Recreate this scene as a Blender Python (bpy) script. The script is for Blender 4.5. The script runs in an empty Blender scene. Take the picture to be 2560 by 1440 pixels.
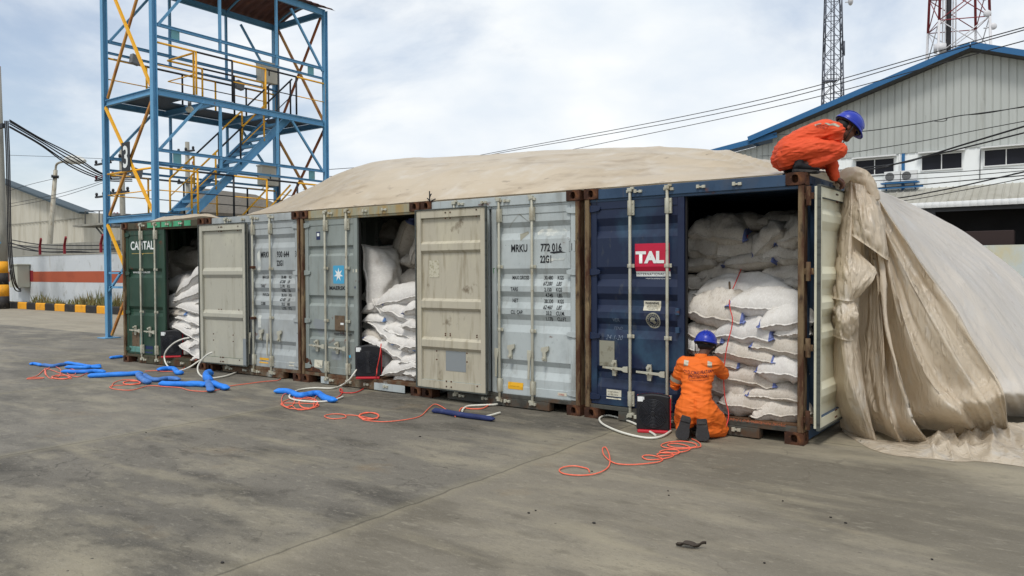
import bpy, bmesh, math, random
from mathutils import Vector, Matrix, noise
R = math.radians
SC = bpy.context.scene
COL = SC.collection
# ------------------------------------------------------------ camera
F, YAW, PIT, ROL = 1909.63, 0.625345, -0.0229957, -0.0046615
CAM = Vector((1.97956, -7.44721, 1.67618))
_f = Vector((-math.sin(YAW)*math.cos(PIT), math.cos(YAW)*math.cos(PIT), math.sin(PIT)))
_r = Vector((math.cos(YAW), math.sin(YAW), 0)); _u = _r.cross(_f)
CR = _r*math.cos(ROL)+_u*math.sin(ROL); CU = -_r*math.sin(ROL)+_u*math.cos(ROL)
cd = bpy.data.cameras.new('camera'); cam = bpy.data.objects.new('camera', cd); COL.objects.link(cam)
cd.sensor_width = 36; cd.lens = F*36/2560; cd.clip_end = 2000; cd.clip_start = .05
m = Matrix((CR, CU, -_f)).transposed().to_4x4(); m.translation = CAM; cam.matrix_world = m
SC.camera = cam
SC.render.engine = 'CYCLES'
SC.view_settings.view_transform = 'Standard'; SC.view_settings.look = 'None'
SC.view_settings.exposure = 0.42; SC.view_settings.gamma = 1
def lin(c): return tuple((x/12.92 if x <= .04045 else ((x+.055)/1.055)**2.4) for x in [v/255 for v in c])
def S(r, g, b, a=1): return lin((r, g, b))+(a,)
# ------------------------------------------------------------ world
SUN_EL, SUN_AZ = R(58), R(163)        # azimuth from +Y clockwise
w = bpy.data.worlds.new('World'); SC.world = w; w.use_nodes = True
nt = w.node_tree; nt.nodes.clear(); N = nt.nodes.new; L = nt.links.new
out = N('ShaderNodeOutputWorld'); bg = N('ShaderNodeBackground'); L(bg.outputs[0], out.inputs[0])
sky = N('ShaderNodeTexSky'); sky.sky_type = 'NISHITA'; sky.sun_disc = False
sky.sun_elevation = SUN_EL; sky.sun_rotation = SUN_AZ; sky.air_density = 1.0; sky.dust_density = 2.0; sky.ozone_density = 1.0
tc = N('ShaderNodeTexCoord'); mp = N('ShaderNodeMapping'); L(tc.outputs['Generated'], mp.inputs[0])
mp.inputs['Scale'].default_value = (1, 1, 2.2); mp.inputs['Location'].default_value = (.35, .1, 0)
n1 = N('ShaderNodeTexNoise'); n1.inputs['Scale'].default_value = 1.7; n1.inputs['Detail'].default_value = 9; n1.inputs['Roughness'].default_value = .58; n1.inputs['Distortion'].default_value = .3
L(mp.outputs[0], n1.inputs['Vector'])
cr = N('ShaderNodeMapRange'); cr.inputs['From Min'].default_value = .36; cr.inputs['From Max'].default_value = .60; cr.inputs['To Min'].default_value = .26; cr.inputs['To Max'].default_value = 1.0
cr.interpolation_type = 'SMOOTHSTEP'
L(n1.outputs[0], cr.inputs[0])
n2 = N('ShaderNodeTexNoise'); n2.inputs['Scale'].default_value = 5.5; n2.inputs['Detail'].default_value = 7; L(mp.outputs[0], n2.inputs['Vector'])
cc = N('ShaderNodeMix'); cc.data_type = 'RGBA'
cc.inputs['A'].default_value = (5.5, 5.95, 6.45, 1); cc.inputs['B'].default_value = (6.7, 6.85, 6.9, 1)
cr2 = N('ShaderNodeMapRange'); cr2.inputs['From Min'].default_value = .35; cr2.inputs['From Max'].default_value = .65; L(n2.outputs[0], cr2.inputs[0]); L(cr2.outputs[0], cc.inputs['Factor'])
mx = N('ShaderNodeMix'); mx.data_type = 'RGBA'
L(cr.outputs[0], mx.inputs['Factor']); L(sky.outputs[0], mx.inputs['A']); L(cc.outputs['Result'], mx.inputs['B'])
L(mx.outputs['Result'], bg.inputs['Color']); bg.inputs['Strength'].default_value = 0.112
# ------------------------------------------------------------ sun (veiled by thin cloud)
sd = bpy.data.lights.new('sun', 'SUN'); sd.energy = 1.5; sd.angle = R(14); sd.color = (1, .96, .9)
so = bpy.data.objects.new('sun', sd); COL.objects.link(so)
sdir = Vector((math.sin(SUN_AZ)*math.cos(SUN_EL), math.cos(SUN_AZ)*math.cos(SUN_EL), math.sin(SUN_EL)))
so.rotation_euler = sdir.to_track_quat('Z', 'Y').to_euler(); so.location = (0, -20, 30)
# ------------------------------------------------------------ pixel -> world helpers (reference plan measurements)
def ray(px, py): return _f+CR*((px-1280)/F)-CU*((py-720)/F)
def G(px, py, z=0.): d = ray(px, py); return CAM+d*((z-CAM.z)/d.z)
def atY(px, py, y): d = ray(px, py); return CAM+d*((y-CAM.y)/d.y)
def atX(px, py, x): d = ray(px, py); return CAM+d*((x-CAM.x)/d.x)
def atD(px, py, z): return CAM+ray(px, py)*z
# ------------------------------------------------------------ materials
def mat(name, col, rough=.6, metal=0., layers=(), bump=None, seed=0, spec=.4, trans=0, coord='Object', rnd=0):
    m = bpy.data.materials.new(name); m.use_nodes = True
    nt = m.node_tree; nt.nodes.clear(); N = nt.nodes.new; L = nt.links.new
    o = N('ShaderNodeOutputMaterial'); b = N('ShaderNodeBsdfPrincipled'); L(b.outputs[0], o.inputs[0])
    b.inputs['Roughness'].default_value = rough; b.inputs['Metallic'].default_value = metal
    b.inputs['Specular IOR Level'].default_value = spec
    if len(col) == 3: col = S(*col)
    b.inputs['Base Color'].default_value = col
    tc = N('ShaderNodeTexCoord'); src = tc.outputs[coord]
    def nz(scale, det=5, off=0., rg=.55, dist=0, ridged=False):
        mp = N('ShaderNodeMapping'); L(src, mp.inputs[0])
        if not hasattr(scale, '__len__'): scale = (scale,)*3
        mp.inputs['Scale'].default_value = scale
        mp.inputs['Location'].default_value = (seed*3.17+off, seed*1.71-off, seed*.93+off*2)
        n = N('ShaderNodeTexNoise'); n.inputs['Scale'].default_value = 1; n.inputs['Detail'].default_value = det; n.inputs['Roughness'].default_value = rg; n.inputs['Distortion'].default_value = dist
        if ridged: n.noise_type = 'RIDGED_MULTIFRACTAL'; n.normalize = True
        L(mp.outputs[0], n.inputs['Vector']); return n.outputs[0]
    cur = None; rg = None
    if rnd:
        oi = N('ShaderNodeObjectInfo'); h = N('ShaderNodeHueSaturation'); h.inputs['Color'].default_value = col
        mr = N('ShaderNodeMapRange'); mr.inputs['To Min'].default_value = 1-rnd; mr.inputs['To Max'].default_value = 1+rnd*.4
        L(oi.outputs['Random'], mr.inputs[0]); L(mr.outputs[0], h.inputs['Value']); cur = h.outputs[0]
    for i, ly in enumerate(layers):
        c, sc, lo, hi, st = ly[:5]; det = ly[5] if len(ly) > 5 else 6; lr = ly[6] if len(ly) > 6 else None
        f = nz(sc, det, 1.37*i+2.1, .6)
        mr = N('ShaderNodeMapRange'); mr.inputs['From Min'].default_value = lo; mr.inputs['From Max'].default_value = hi; mr.inputs['To Max'].default_value = st; L(f, mr.inputs[0])
        mx = N('ShaderNodeMix'); mx.data_type = 'RGBA'; L(mr.outputs[0], mx.inputs['Factor'])
        if cur is None: mx.inputs['A'].default_value = col
        else: L(cur, mx.inputs['A'])
        mx.inputs['B'].default_value = S(*c) if len(c) == 3 else c
        cur = mx.outputs['Result']
    if cur is not None: L(cur, b.inputs['Base Color'])
    if bump:
        bs = bump if isinstance(bump[0], (tuple, list)) else [bump]; prev = None
        for i, q in enumerate(bs):
            sc, st = q[0], q[1]; ds = q[2] if len(q) > 2 else .02
            bn = N('ShaderNodeBump'); bn.inputs['Strength'].default_value = st; bn.inputs['Distance'].default_value = ds
            L(nz(sc, q[3] if len(q) > 3 else 4, 7.7+i, .55, q[4] if len(q) > 4 else 0, len(q) > 5), bn.inputs['Height'])
            if prev: L(prev, bn.inputs['Normal'])
            prev = bn.outputs[0]
        L(prev, b.inputs['Normal'])
    if trans:
        t = N('ShaderNodeBsdfTranslucent'); ms = N('ShaderNodeMixShader'); ms.inputs[0].default_value = trans
        if cur is not None: L(cur, t.inputs['Color'])
        else: t.inputs['Color'].default_value = col
        if bump: L(prev, t.inputs['Normal'])
        L(b.outputs[0], ms.inputs[1]); L(t.outputs[0], ms.inputs[2]); L(ms.outputs[0], o.inputs[0])
    return m
# ------------------------------------------------------------ mesh builder
class MB:
    def __init__(s): s.v = []; s.f = []; s.sm = []
    def add(s, vs, fs, smooth=False):
        o = len(s.v); s.v += [tuple(v) for v in vs]; s.f += [tuple(i+o for i in f) for f in fs]; s.sm += [smooth]*len(fs); return s
    def box(s, a, b):
        x0, y0, z0 = [min(p, q) for p, q in zip(a, b)]; x1, y1, z1 = [max(p, q) for p, q in zip(a, b)]
        return s.add([(x0,y0,z0),(x1,y0,z0),(x1,y1,z0),(x0,y1,z0),(x0,y0,z1),(x1,y0,z1),(x1,y1,z1),(x0,y1,z1)],
                     [(0,3,2,1),(4,5,6,7),(0,1,5,4),(1,2,6,5),(2,3,7,6),(3,0,4,7)])
    def beam(s, p, q, w=.05, h=None, up=(0,0,1)):
        p, q = Vector(p), Vector(q); h = h or w; d = (q-p).normalized(); u = Vector(up)
        if abs(d.dot(u)) > .98: u = Vector((0,1,0))
        a = d.cross(u).normalized()*w/2; b = a.cross(d).normalized()*h/2
        vs = [p-a-b,p+a-b,p+a+b,p-a+b,q-a-b,q+a-b,q+a+b,q-a+b]
        return s.add(vs, [(0,1,2,3),(7,6,5,4),(0,4,5,1),(1,5,6,2),(2,6,7,3),(3,7,4,0)])
    def ibeam(s, p, q, w=.1, h=.15, t=.014, up=(0,0,1)):
        p, q = Vector(p), Vector(q); d = (q-p).normalized(); u = Vector(up)
        if abs(d.dot(u)) > .98: u = Vector((0,1,0))
        b = d.cross(u).normalized().cross(d).normalized()
        s.beam(p+b*(h-t)/2, q+b*(h-t)/2, w, t, up); s.beam(p-b*(h-t)/2, q-b*(h-t)/2, w, t, up); s.beam(p, q, t, h-2*t, up); return s
    def tube(s, pts, r, n=8, cap=True, smooth=True):
        pts = [Vector(p) for p in pts]; rs = r if hasattr(r, '__len__') else [r]*len(pts)
        vs = []; fs = []; u = None
        for i, p in enumerate(pts):
            d = (pts[min(i+1, len(pts)-1)]-pts[max(i-1, 0)])
            d = d.normalized() if d.length > 1e-9 else Vector((0,0,1))
            if u is None:
                u = d.cross(Vector((0,0,1)))
                if u.length < .05: u = d.cross(Vector((0,1,0)))
            u = (u-d*u.dot(d)).normalized(); v = d.cross(u)
            for k in range(n):
                a = 2*math.pi*k/n; vs.append(p+(u*math.cos(a)+v*math.sin(a))*rs[i])
        for i in range(len(pts)-1):
            for k in range(n):
                fs.append((i*n+k, i*n+(k+1)%n, (i+1)*n+(k+1)%n, (i+1)*n+k))
        s.add(vs, fs, smooth)
        if cap:
            o = len(s.v)-len(vs); s.f.append(tuple(o+k for k in range(n))[::-1]); s.f.append(tuple(o+(len(pts)-1)*n+k for k in range(n))); s.sm += [False, False]
        return s
    def grid(s, fn, nu, nv, smooth=True):
        vs = [fn(i/nu, j/nv) for i in range(nu+1) for j in range(nv+1)]
        fs = [(i*(nv+1)+j, (i+1)*(nv+1)+j, (i+1)*(nv+1)+j+1, i*(nv+1)+j+1) for i in range(nu) for j in range(nv)]
        return s.add(vs, fs, smooth)
    def prism(s, poly, fn, d0, d1):
        """poly: 2-D outline; fn(a,b,d)->3-D; extruded between d0 and d1"""
        n = len(poly)
        vs = [fn(a, b, d0) for a, b in poly]+[fn(a, b, d1) for a, b in poly]
        fs = [tuple(range(n))[::-1], tuple(range(n, 2*n))]+[(i, (i+1)%n, n+(i+1)%n, n+i) for i in range(n)]
        return s.add(vs, fs)
    def sphere(s, c, r, nu=14, nv=8, smooth=True, z0=-1., z1=1.):
        c = Vector(c); r = r if hasattr(r, '__len__') else (r, r, r)
        a0, a1 = math.asin(z0), math.asin(z1)
        def fn(i, j):
            a = 2*math.pi*i; b = a0+(a1-a0)*j
            return c+Vector((r[0]*math.cos(a)*math.cos(b), r[1]*math.sin(a)*math.cos(b), r[2]*math.sin(b)))
        return s.grid(fn, nu, nv, smooth)
    def mesh(s, name, fix=True):
        me = bpy.data.meshes.new(name); me.from_pydata(s.v, [], s.f)
        me.polygons.foreach_set('use_smooth', s.sm)
        if fix:
            bm = bmesh.new(); bm.from_mesh(me); bmesh.ops.remove_doubles(bm, verts=bm.verts, dist=1e-6)
            bmesh.ops.recalc_face_normals(bm, faces=bm.faces); bm.to_mesh(me); bm.free()
        me.update(); return me
    def build(s, name, material, parent=None, bevel=0, fix=True, smooth=None):
        return put(name, s.mesh(name, fix), material, parent, bevel)
def put(name, me, material, parent=None, bevel=0):
    o = bpy.data.objects.new(name, me); COL.objects.link(o)
    if material:
        me.materials.clear(); me.materials.append(material)
    if parent: o.parent = parent
    if bevel:
        b = o.modifiers.new('bevel', 'BEVEL'); b.width = bevel; b.segments = 2; b.limit_method = 'ANGLE'; b.angle_limit = R(50)
    return o
def tag(o, label=None, cat=None, group=None, kind=None):
    if label: o['label'] = label
    if cat: o['category'] = cat
    if group: o['group'] = group
    if kind: o['kind'] = kind
    return o
def thing(name, label, cat, loc=(0,0,0), rz=0, group=None):
    o = bpy.data.objects.new(name, None); COL.objects.link(o); o.location = loc; o.rotation_euler = (0,0,rz)
    o.empty_display_size = .1
    return tag(o, label, cat, group)
def text_mesh(s, size=1, sx=1., align='LEFT', bold=0., shear=0, spacing=1.):
    c = bpy.data.curves.new('lettering', 'FONT'); c.body = s; c.size = size; c.align_x = align; c.offset = bold; c.shear = shear; c.space_character = spacing
    c.resolution_u = 3
    o = bpy.data.objects.new('lettering', c); COL.objects.link(o)
    dg = bpy.context.evaluated_depsgraph_get(); me = bpy.data.meshes.new_from_object(o.evaluated_get(dg))
    bpy.data.objects.remove(o)
    for v in me.vertices: v.co.x *= sx
    return me
def catmull(pts, n=6):
    pts = [Vector(p) for p in pts]; res = []
    for i in range(len(pts)-1):
        p0, p1, p2, p3 = pts[max(i-1,0)], pts[i], pts[i+1], pts[min(i+2, len(pts)-1)]
        for k in range(n):
            t = k/n; res.append(.5*((2*p1)+(p2-p0)*t+(2*p0-5*p1+4*p2-p3)*t*t+(3*p1-p0-3*p2+p3)*t**3))
    res.append(pts[-1]); return res
def lerp(a, b, t): return a+(b-a)*t
def sstep(a, b, x): t = max(0, min(1, (x-a)/(b-a))); return t*t*(3-2*t)
def nz(x, y=0., z=0.): return noise.noise(Vector((x, y, z)))
RUST = (96, 52, 28); RUSTD = (58, 34, 22); DIRT = (92, 80, 60)
# ------------------------------------------------------------ ground
def ground_material():
    m = mat('worn_concrete', (108, 103, 93), .8, 0, [
        ((80, 76, 67), (.26, .42, 1), .46, .60, .85, 8), ((150, 142, 122), (.42, .75, 1), .54, .67, .7, 8), ((66, 62, 55), (.8, 2.0, 1), .50, .66, .8, 9),
        ((138, 131, 113), (1.1, 2.6, 1), .52, .68, .65, 9), ((58, 54, 47), (5, 9, 4), .55, .70, .5, 9), ((134, 110, 72), (.9, 1.1, 1), .60, .74, .35, 6),
        ((152, 146, 130), (11, 26, 10), .57, .70, .40, 8), ((56, 52, 45), (38, 60, 40), .56, .70, .40, 5), ((160, 154, 140), (60, 90, 60), .60, .70, .35, 4), ((148, 140, 118), (.5, 2.2, 1), .55, .68, .5, 9), ((40, 38, 34), (9, 13, 9), .735, .75, .8, 2)],
        [((40, 65, 30), .45, .012, 6), ((4, 6, 3), .2, .03, 6)])
    nt = m.node_tree; N = nt.nodes.new; L = nt.links.new
    b = [n for n in nt.nodes if n.type == 'BSDF_PRINCIPLED'][0]; cur = b.inputs['Base Color'].links[0].from_socket
    tc = N('ShaderNodeTexCoord'); sp = N('ShaderNodeSeparateXYZ')
    wn = N('ShaderNodeTexNoise'); wn.inputs['Scale'].default_value = 2.2; wn.inputs['Detail'].default_value = 8; L(tc.outputs['Object'], wn.inputs['Vector'])
    ad = N('ShaderNodeVectorMath'); ad.operation = 'MULTIPLY_ADD'; L(wn.outputs['Color'], ad.inputs[0]); ad.inputs[1].default_value = (.13, .13, 0); L(tc.outputs['Object'], ad.inputs[2])
    L(ad.outputs[0], sp.inputs[0])
    def math1(op, a, v=None, clamp=False):
        n = N('ShaderNodeMath'); n.operation = op; n.use_clamp = clamp
        L(a, n.inputs[0]) if not isinstance(a, float) else None
        if v is not None:
            if isinstance(v, (int, float)): n.inputs[1].default_value = v
            else: L(v, n.inputs[1])
        return n.outputs[0]
    def mixc(f, c):
        nonlocal cur
        mx = N('ShaderNodeMix'); mx.data_type = 'RGBA'; L(f, mx.inputs['Factor']); L(cur, mx.inputs['A']); mx.inputs['B'].default_value = c; cur = mx.outputs['Result']
    # hairline cracks, only in some places
    vo = N('ShaderNodeTexVoronoi'); vo.feature = 'DISTANCE_TO_EDGE'; vo.inputs['Scale'].default_value = .9
    w2 = N('ShaderNodeTexNoise'); w2.inputs['Scale'].default_value = 3; w2.inputs['Detail'].default_value = 6; L(tc.outputs['Object'], w2.inputs['Vector'])
    a2 = N('ShaderNodeVectorMath'); a2.operation = 'MULTIPLY_ADD'; L(w2.outputs['Color'], a2.inputs[0]); a2.inputs[1].default_value = (.7, .7, 0); L(tc.outputs['Object'], a2.inputs[2]); L(a2.outputs[0], vo.inputs['Vector'])
    e = N('ShaderNodeMapRange'); e.inputs['From Min'].default_value = .002; e.inputs['From Max'].default_value = .010; e.inputs['To Min'].default_value = 1; e.inputs['To Max'].default_value = 0; L(vo.outputs['Distance'], e.inputs[0])
    w3 = N('ShaderNodeTexNoise'); w3.inputs['Scale'].default_value = .55; w3.inputs['Detail'].default_value = 4; L(tc.outputs['Object'], w3.inputs['Vector'])
    e3 = N('ShaderNodeMapRange'); e3.inputs['From Min'].default_value = .52; e3.inputs['From Max'].default_value = .62; e3.inputs['To Max'].default_value = .6; L(w3.outputs[0], e3.inputs[0])
    mixc(math1('MULTIPLY', e.outputs[0], e3.outputs[0]), S(54, 50, 44))
    # lighter, warmer slab right of the X = -1.73 joint
    f = math1('GREATER_THAN', sp.outputs['X'], -1.73); f = math1('MULTIPLY', f, .22); mixc(f, S(156, 146, 124))
    f = math1('LESS_THAN', sp.outputs['X'], -5.80); f = math1('MULTIPLY', f, .16); mixc(f, S(150, 146, 136))
    f = math1('GREATER_THAN', sp.outputs['Y'], 3.0); f = math1('MULTIPLY', f, .4); mixc(f, S(178, 168, 146))
    for axis, pos in (('X', -1.73), ('X', -5.80), ('X', -9.9), ('X', -14), ('X', 2.4), ('Y', .35), ('Y', 5.0), ('Y', -7.2)):
        d = math1('ABSOLUTE', math1('SUBTRACT', sp.outputs[axis], pos))
        e = N('ShaderNodeMapRange'); e.inputs['From Min'].default_value = .03; e.inputs['From Max'].default_value = .14; e.inputs['To Min'].default_value = .28; e.inputs['To Max'].default_value = 0; L(d, e.inputs[0]); mixc(e.outputs[0], S(142, 134, 110))
        e = N('ShaderNodeMapRange'); e.inputs['From Min'].default_value = .004; e.inputs['From Max'].default_value = .016; e.inputs['To Min'].default_value = .5; e.inputs['To Max'].default_value = 0; L(d, e.inputs[0]); mixc(e.outputs[0], S(50, 46, 40))
    L(cur, b.inputs['Base Color'])
    return m
gm = MB(); gm.add([(-900,-300,0),(900,-300,0),(900,1200,0),(-900,1200,0)], [(0,1,2,3)])
gnd = gm.build('ground', ground_material()); tag(gnd, 'worn stained concrete yard', None, None, 'structure')
# ============================================================ CONTAINERS
CW, CL, CH = 2.438, 6.058, 2.591
BND = [(0, 0), (-2.477, .0757), (-4.953, .0754), (-7.411, .0666), (-9.859, .038), (-12.32, -.123)]
M_rust = mat('rusty_casting', (88, 56, 38), .85, .2, [((56, 34, 24), 9, .45, .62, .9), ((132, 88, 52), 14, .56, .7, .7), ((60, 58, 54), 5, .6, .7, .5)], [(60, .35, .01)], 1)
M_post = mat('rusty_post_paint', (118, 100, 74), .8, .1, [((70, 40, 24), (7, 7, 2), .42, .58, .95), ((150, 128, 92), (20, 20, 3), .58, .68, .8), ((44, 30, 22), (10, 10, 4), .58, .68, .8)], [(40, .3, .01)], 2)
M_rod = mat('galvanised_rod', (186, 184, 168), .5, .25, [((150, 138, 112), (10, 10, 5), .5, .68, .7), ((110, 78, 50), 22, .66, .74, .8)], [(60, .15, .006)], 3)
M_dark = mat('black_rubber', (26, 25, 24), .6)
M_gasketg = mat('weathered_gasket', (74, 78, 74), .55, 0, [((36, 38, 36), (4, 4, 20), .5, .65, .7)])
M_hole = mat('dark_recess', (14, 11, 10), .9)
M_intr = mat('container_interior', (74, 76, 74), .8, 0, [((50, 44, 38), 3, .5, .65, .6)])
M_floor = mat('plywood_floor', (96, 70, 48), .85, 0, [((60, 40, 28), (2, 14, 2), .45, .6, .7)])
def paint(nm, col, light, dark, seed, rustamt=.5, rough=.5):
    hi = tuple(min(255, c+light) for c in col); lo = tuple(max(0, c-dark) for c in col)
    return mat(nm, col, rough, 0, [(hi, (1.6, 1.6, 1.1), .46, .66, .6, 7), (lo, (2.6, 2.6, 2.0), .5, .68, .6, 7), (DIRT, (9, 9, 1.1), .56, .76, .4, 7), (lo, (26, 26, 14), .6, .72, .5, 5), ((112, 84, 58), (16, 16, .7), .64, .76, .55, 6), (DIRT, (1.2, 1.2, .8), .56, .72, .35, 8),
        (RUST, (3.2, 3.2, 5.0), .645+.04*(1-rustamt), .70+.04*(1-rustamt), .85, 9), (RUSTD, (15, 15, 9), .70, .73, .8, 6)], [(1.6, .12, .05), (40, .08, .004)], seed)
P_blue = paint('blue_container_paint', (46, 70, 96), 16, 18, 5, .75)
P_bluedk = mat('dark_navy_door_paint', (26, 38, 64), .42, 0, [((19, 28, 58), (1.3, 1.3, .9), .46, .6, .9, 7), ((46, 76, 98), (1.6, 1.6, 1.2), .50, .66, .75, 8), ((92, 94, 88), (8, 8, 3), .62, .76, .5, 8), (RUST, (4, 4, 6), .73, .76, .8)], [(1.6, .15, .05)], 6)
P_pale = paint('pale_blue_grey_paint', (174, 182, 182), 16, 28, 7, .5)
P_grey2 = paint('light_grey_paint', (164, 170, 170), 18, 26, 17, .4)
P_grey = paint('grey_green_paint', (134, 142, 138), 16, 22, 8, .55)
P_green = paint('dark_green_paint', (38, 66, 52), 12, 16, 9, .4)
P_header3 = mat('rust_streaked_paint', (150, 148, 126), .6, 0, [((160, 130, 72), (9, 9, 1.6), .45, .62, .8), ((104, 66, 36), (10, 10, 2.5), .58, .68, .9), ((170, 178, 172), (2, 2, 2), .55, .7, .6)], [(30, .2, .01)], 11)
P_sill = mat('rusty_sill_paint', (104, 94, 76), .75, 0, [((88, 56, 32), (5, 5, 4), .44, .6, .9), ((156, 160, 154), (3, 3, 3), .58, .66, .8), ((56, 44, 34), (9, 9, 9), .56, .7, .8)], [(30, .25, .01)], 12)
P_sillb = mat('dirty_sill_paint', (74, 74, 68), .75, 0, [((84, 58, 36), (5, 5, 5), .52, .66, .8), ((48, 44, 38), (6, 6, 6), .52, .66, .7)], [(30, .2, .01)], 13)
P_in1 = mat('cream_inner_paint', (172, 170, 156), .6, 0, [((186, 184, 166), (2, 2, 1.2), .48, .64, .7), ((128, 122, 102), (10, 10, 1.2), .54, .74, .55, 7), ((96, 90, 72), (18, 18, 10), .62, .72, .5)], [(30, .12, .008)], 14)
P_in3 = mat('stained_cream_inner_paint', (178, 172, 154), .6, 0, [((188, 182, 160), (2.5, 2.5, 1.5), .5, .66, .7), ((122, 110, 84), (12, 12, 1.6), .5, .72, .6, 8), ((86, 70, 46), (5, 5, 4), .62, .72, .7, 8)], [(30, .15, .008)], 15)
P_in5 = mat('ivory_inner_paint', (212, 210, 188), .55, 0, [((196, 186, 150), (3, 3, 5), .54, .7, .6), ((150, 142, 118), (12, 12, 8), .62, .74, .4)], [(30, .06, .006)], 16)
def corner_casting(sx, parent, name='corner_casting', side=0, top=True):
    """rusty casting with an oval hole in its front (and in its right side when side)"""
    b = MB(); w, d, h = .178, .162, .118
    n = 24
    def face(T, W, H, hw, hh, dep):
        outer = []; inner = []
        for k in range(n):
            a = 2*math.pi*k/n; ca, sa = math.cos(a), math.sin(a)
            s = 1/max(abs(ca)/(W/2), abs(sa)/(H/2)); outer.append((ca*s, sa*s))
            r = 1/((abs(ca)/hw)**3+(abs(sa)/hh)**3)**(1/3); inner.append((ca*r, sa*r))
        vs = [T(p[0], p[1], 0) for p in outer]+[T(p[0], p[1], 0) for p in inner]+[T(p[0]*.94, p[1]*.94, dep) for p in inner]
        fs = []
        for k in range(n):
            j = (k+1) % n; fs += [(k, j, n+j, n+k), (n+k, n+j, 2*n+j, 2*n+k)]
        fs.append(tuple(range(2*n, 3*n)))
        return vs, fs
    vs, fs = face(lambda a, c, e: (a+w/2, e, c+h/2), w, h, .031, .040, .07); b.add(vs, fs)
    if side:
        vs, fs = face(lambda a, c, e: (w-e, a+d/2, c+h/2), d, h, .018, .036, .05); b.add(vs, fs)
    else: b.add([(w,0,0),(w,d,0),(w,d,h),(w,0,h)], [(0,1,2,3)])
    b.add([(0,0,0),(0,d,0),(0,d,h),(0,0,h)], [(0,1,2,3)]); b.add([(0,d,0),(w,d,0),(w,d,h),(0,d,h)], [(0,1,2,3)])
    b.add([(0,0,0),(w,0,0),(w,d,0),(0,d,0)], [(0,1,2,3)]); b.add([(0,0,h),(w,0,h),(w,d,h),(0,d,h)], [(0,1,2,3)])
    o = put(name, b.mesh(name, False), M_rust, parent); return o
DH0, DH1 = .165, 2.455            # door bottom / top
def zf(fr): return DH1-(DH1-DH0)*fr
REC_M = [(.085, .112, .142, .178), (.33, .36, .385, .423), (.452, .48, .508, .542), (.573, .603, .630, .668), (.815, .842, .872, .912)]
REC_G = [(.175, .190, .226, .242), (.495, .510, .548, .565), (.715, .730, .768, .785)]
REC_5 = [(.088, .125, .150, .185), (.325, .36, .385, .42), (.455, .485, .512, .545), (.575, .605, .63, .668), (.81, .842, .872, .915)]
REC_1 = [(.31, .335, .36, .385), (.615, .64, .665, .69)]
def door_profile(rec, z, depth=.036):
    for a, b, c, d in rec:
        za, zb, zc, zd = zf(a), zf(b), zf(c), zf(d)
        if zd < z < za:
            if z > zb: return depth*(za-z)/(za-zb)
            if z < zc: return depth*(z-zd)/(zc-zd)
            return depth
    return 0.
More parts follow.
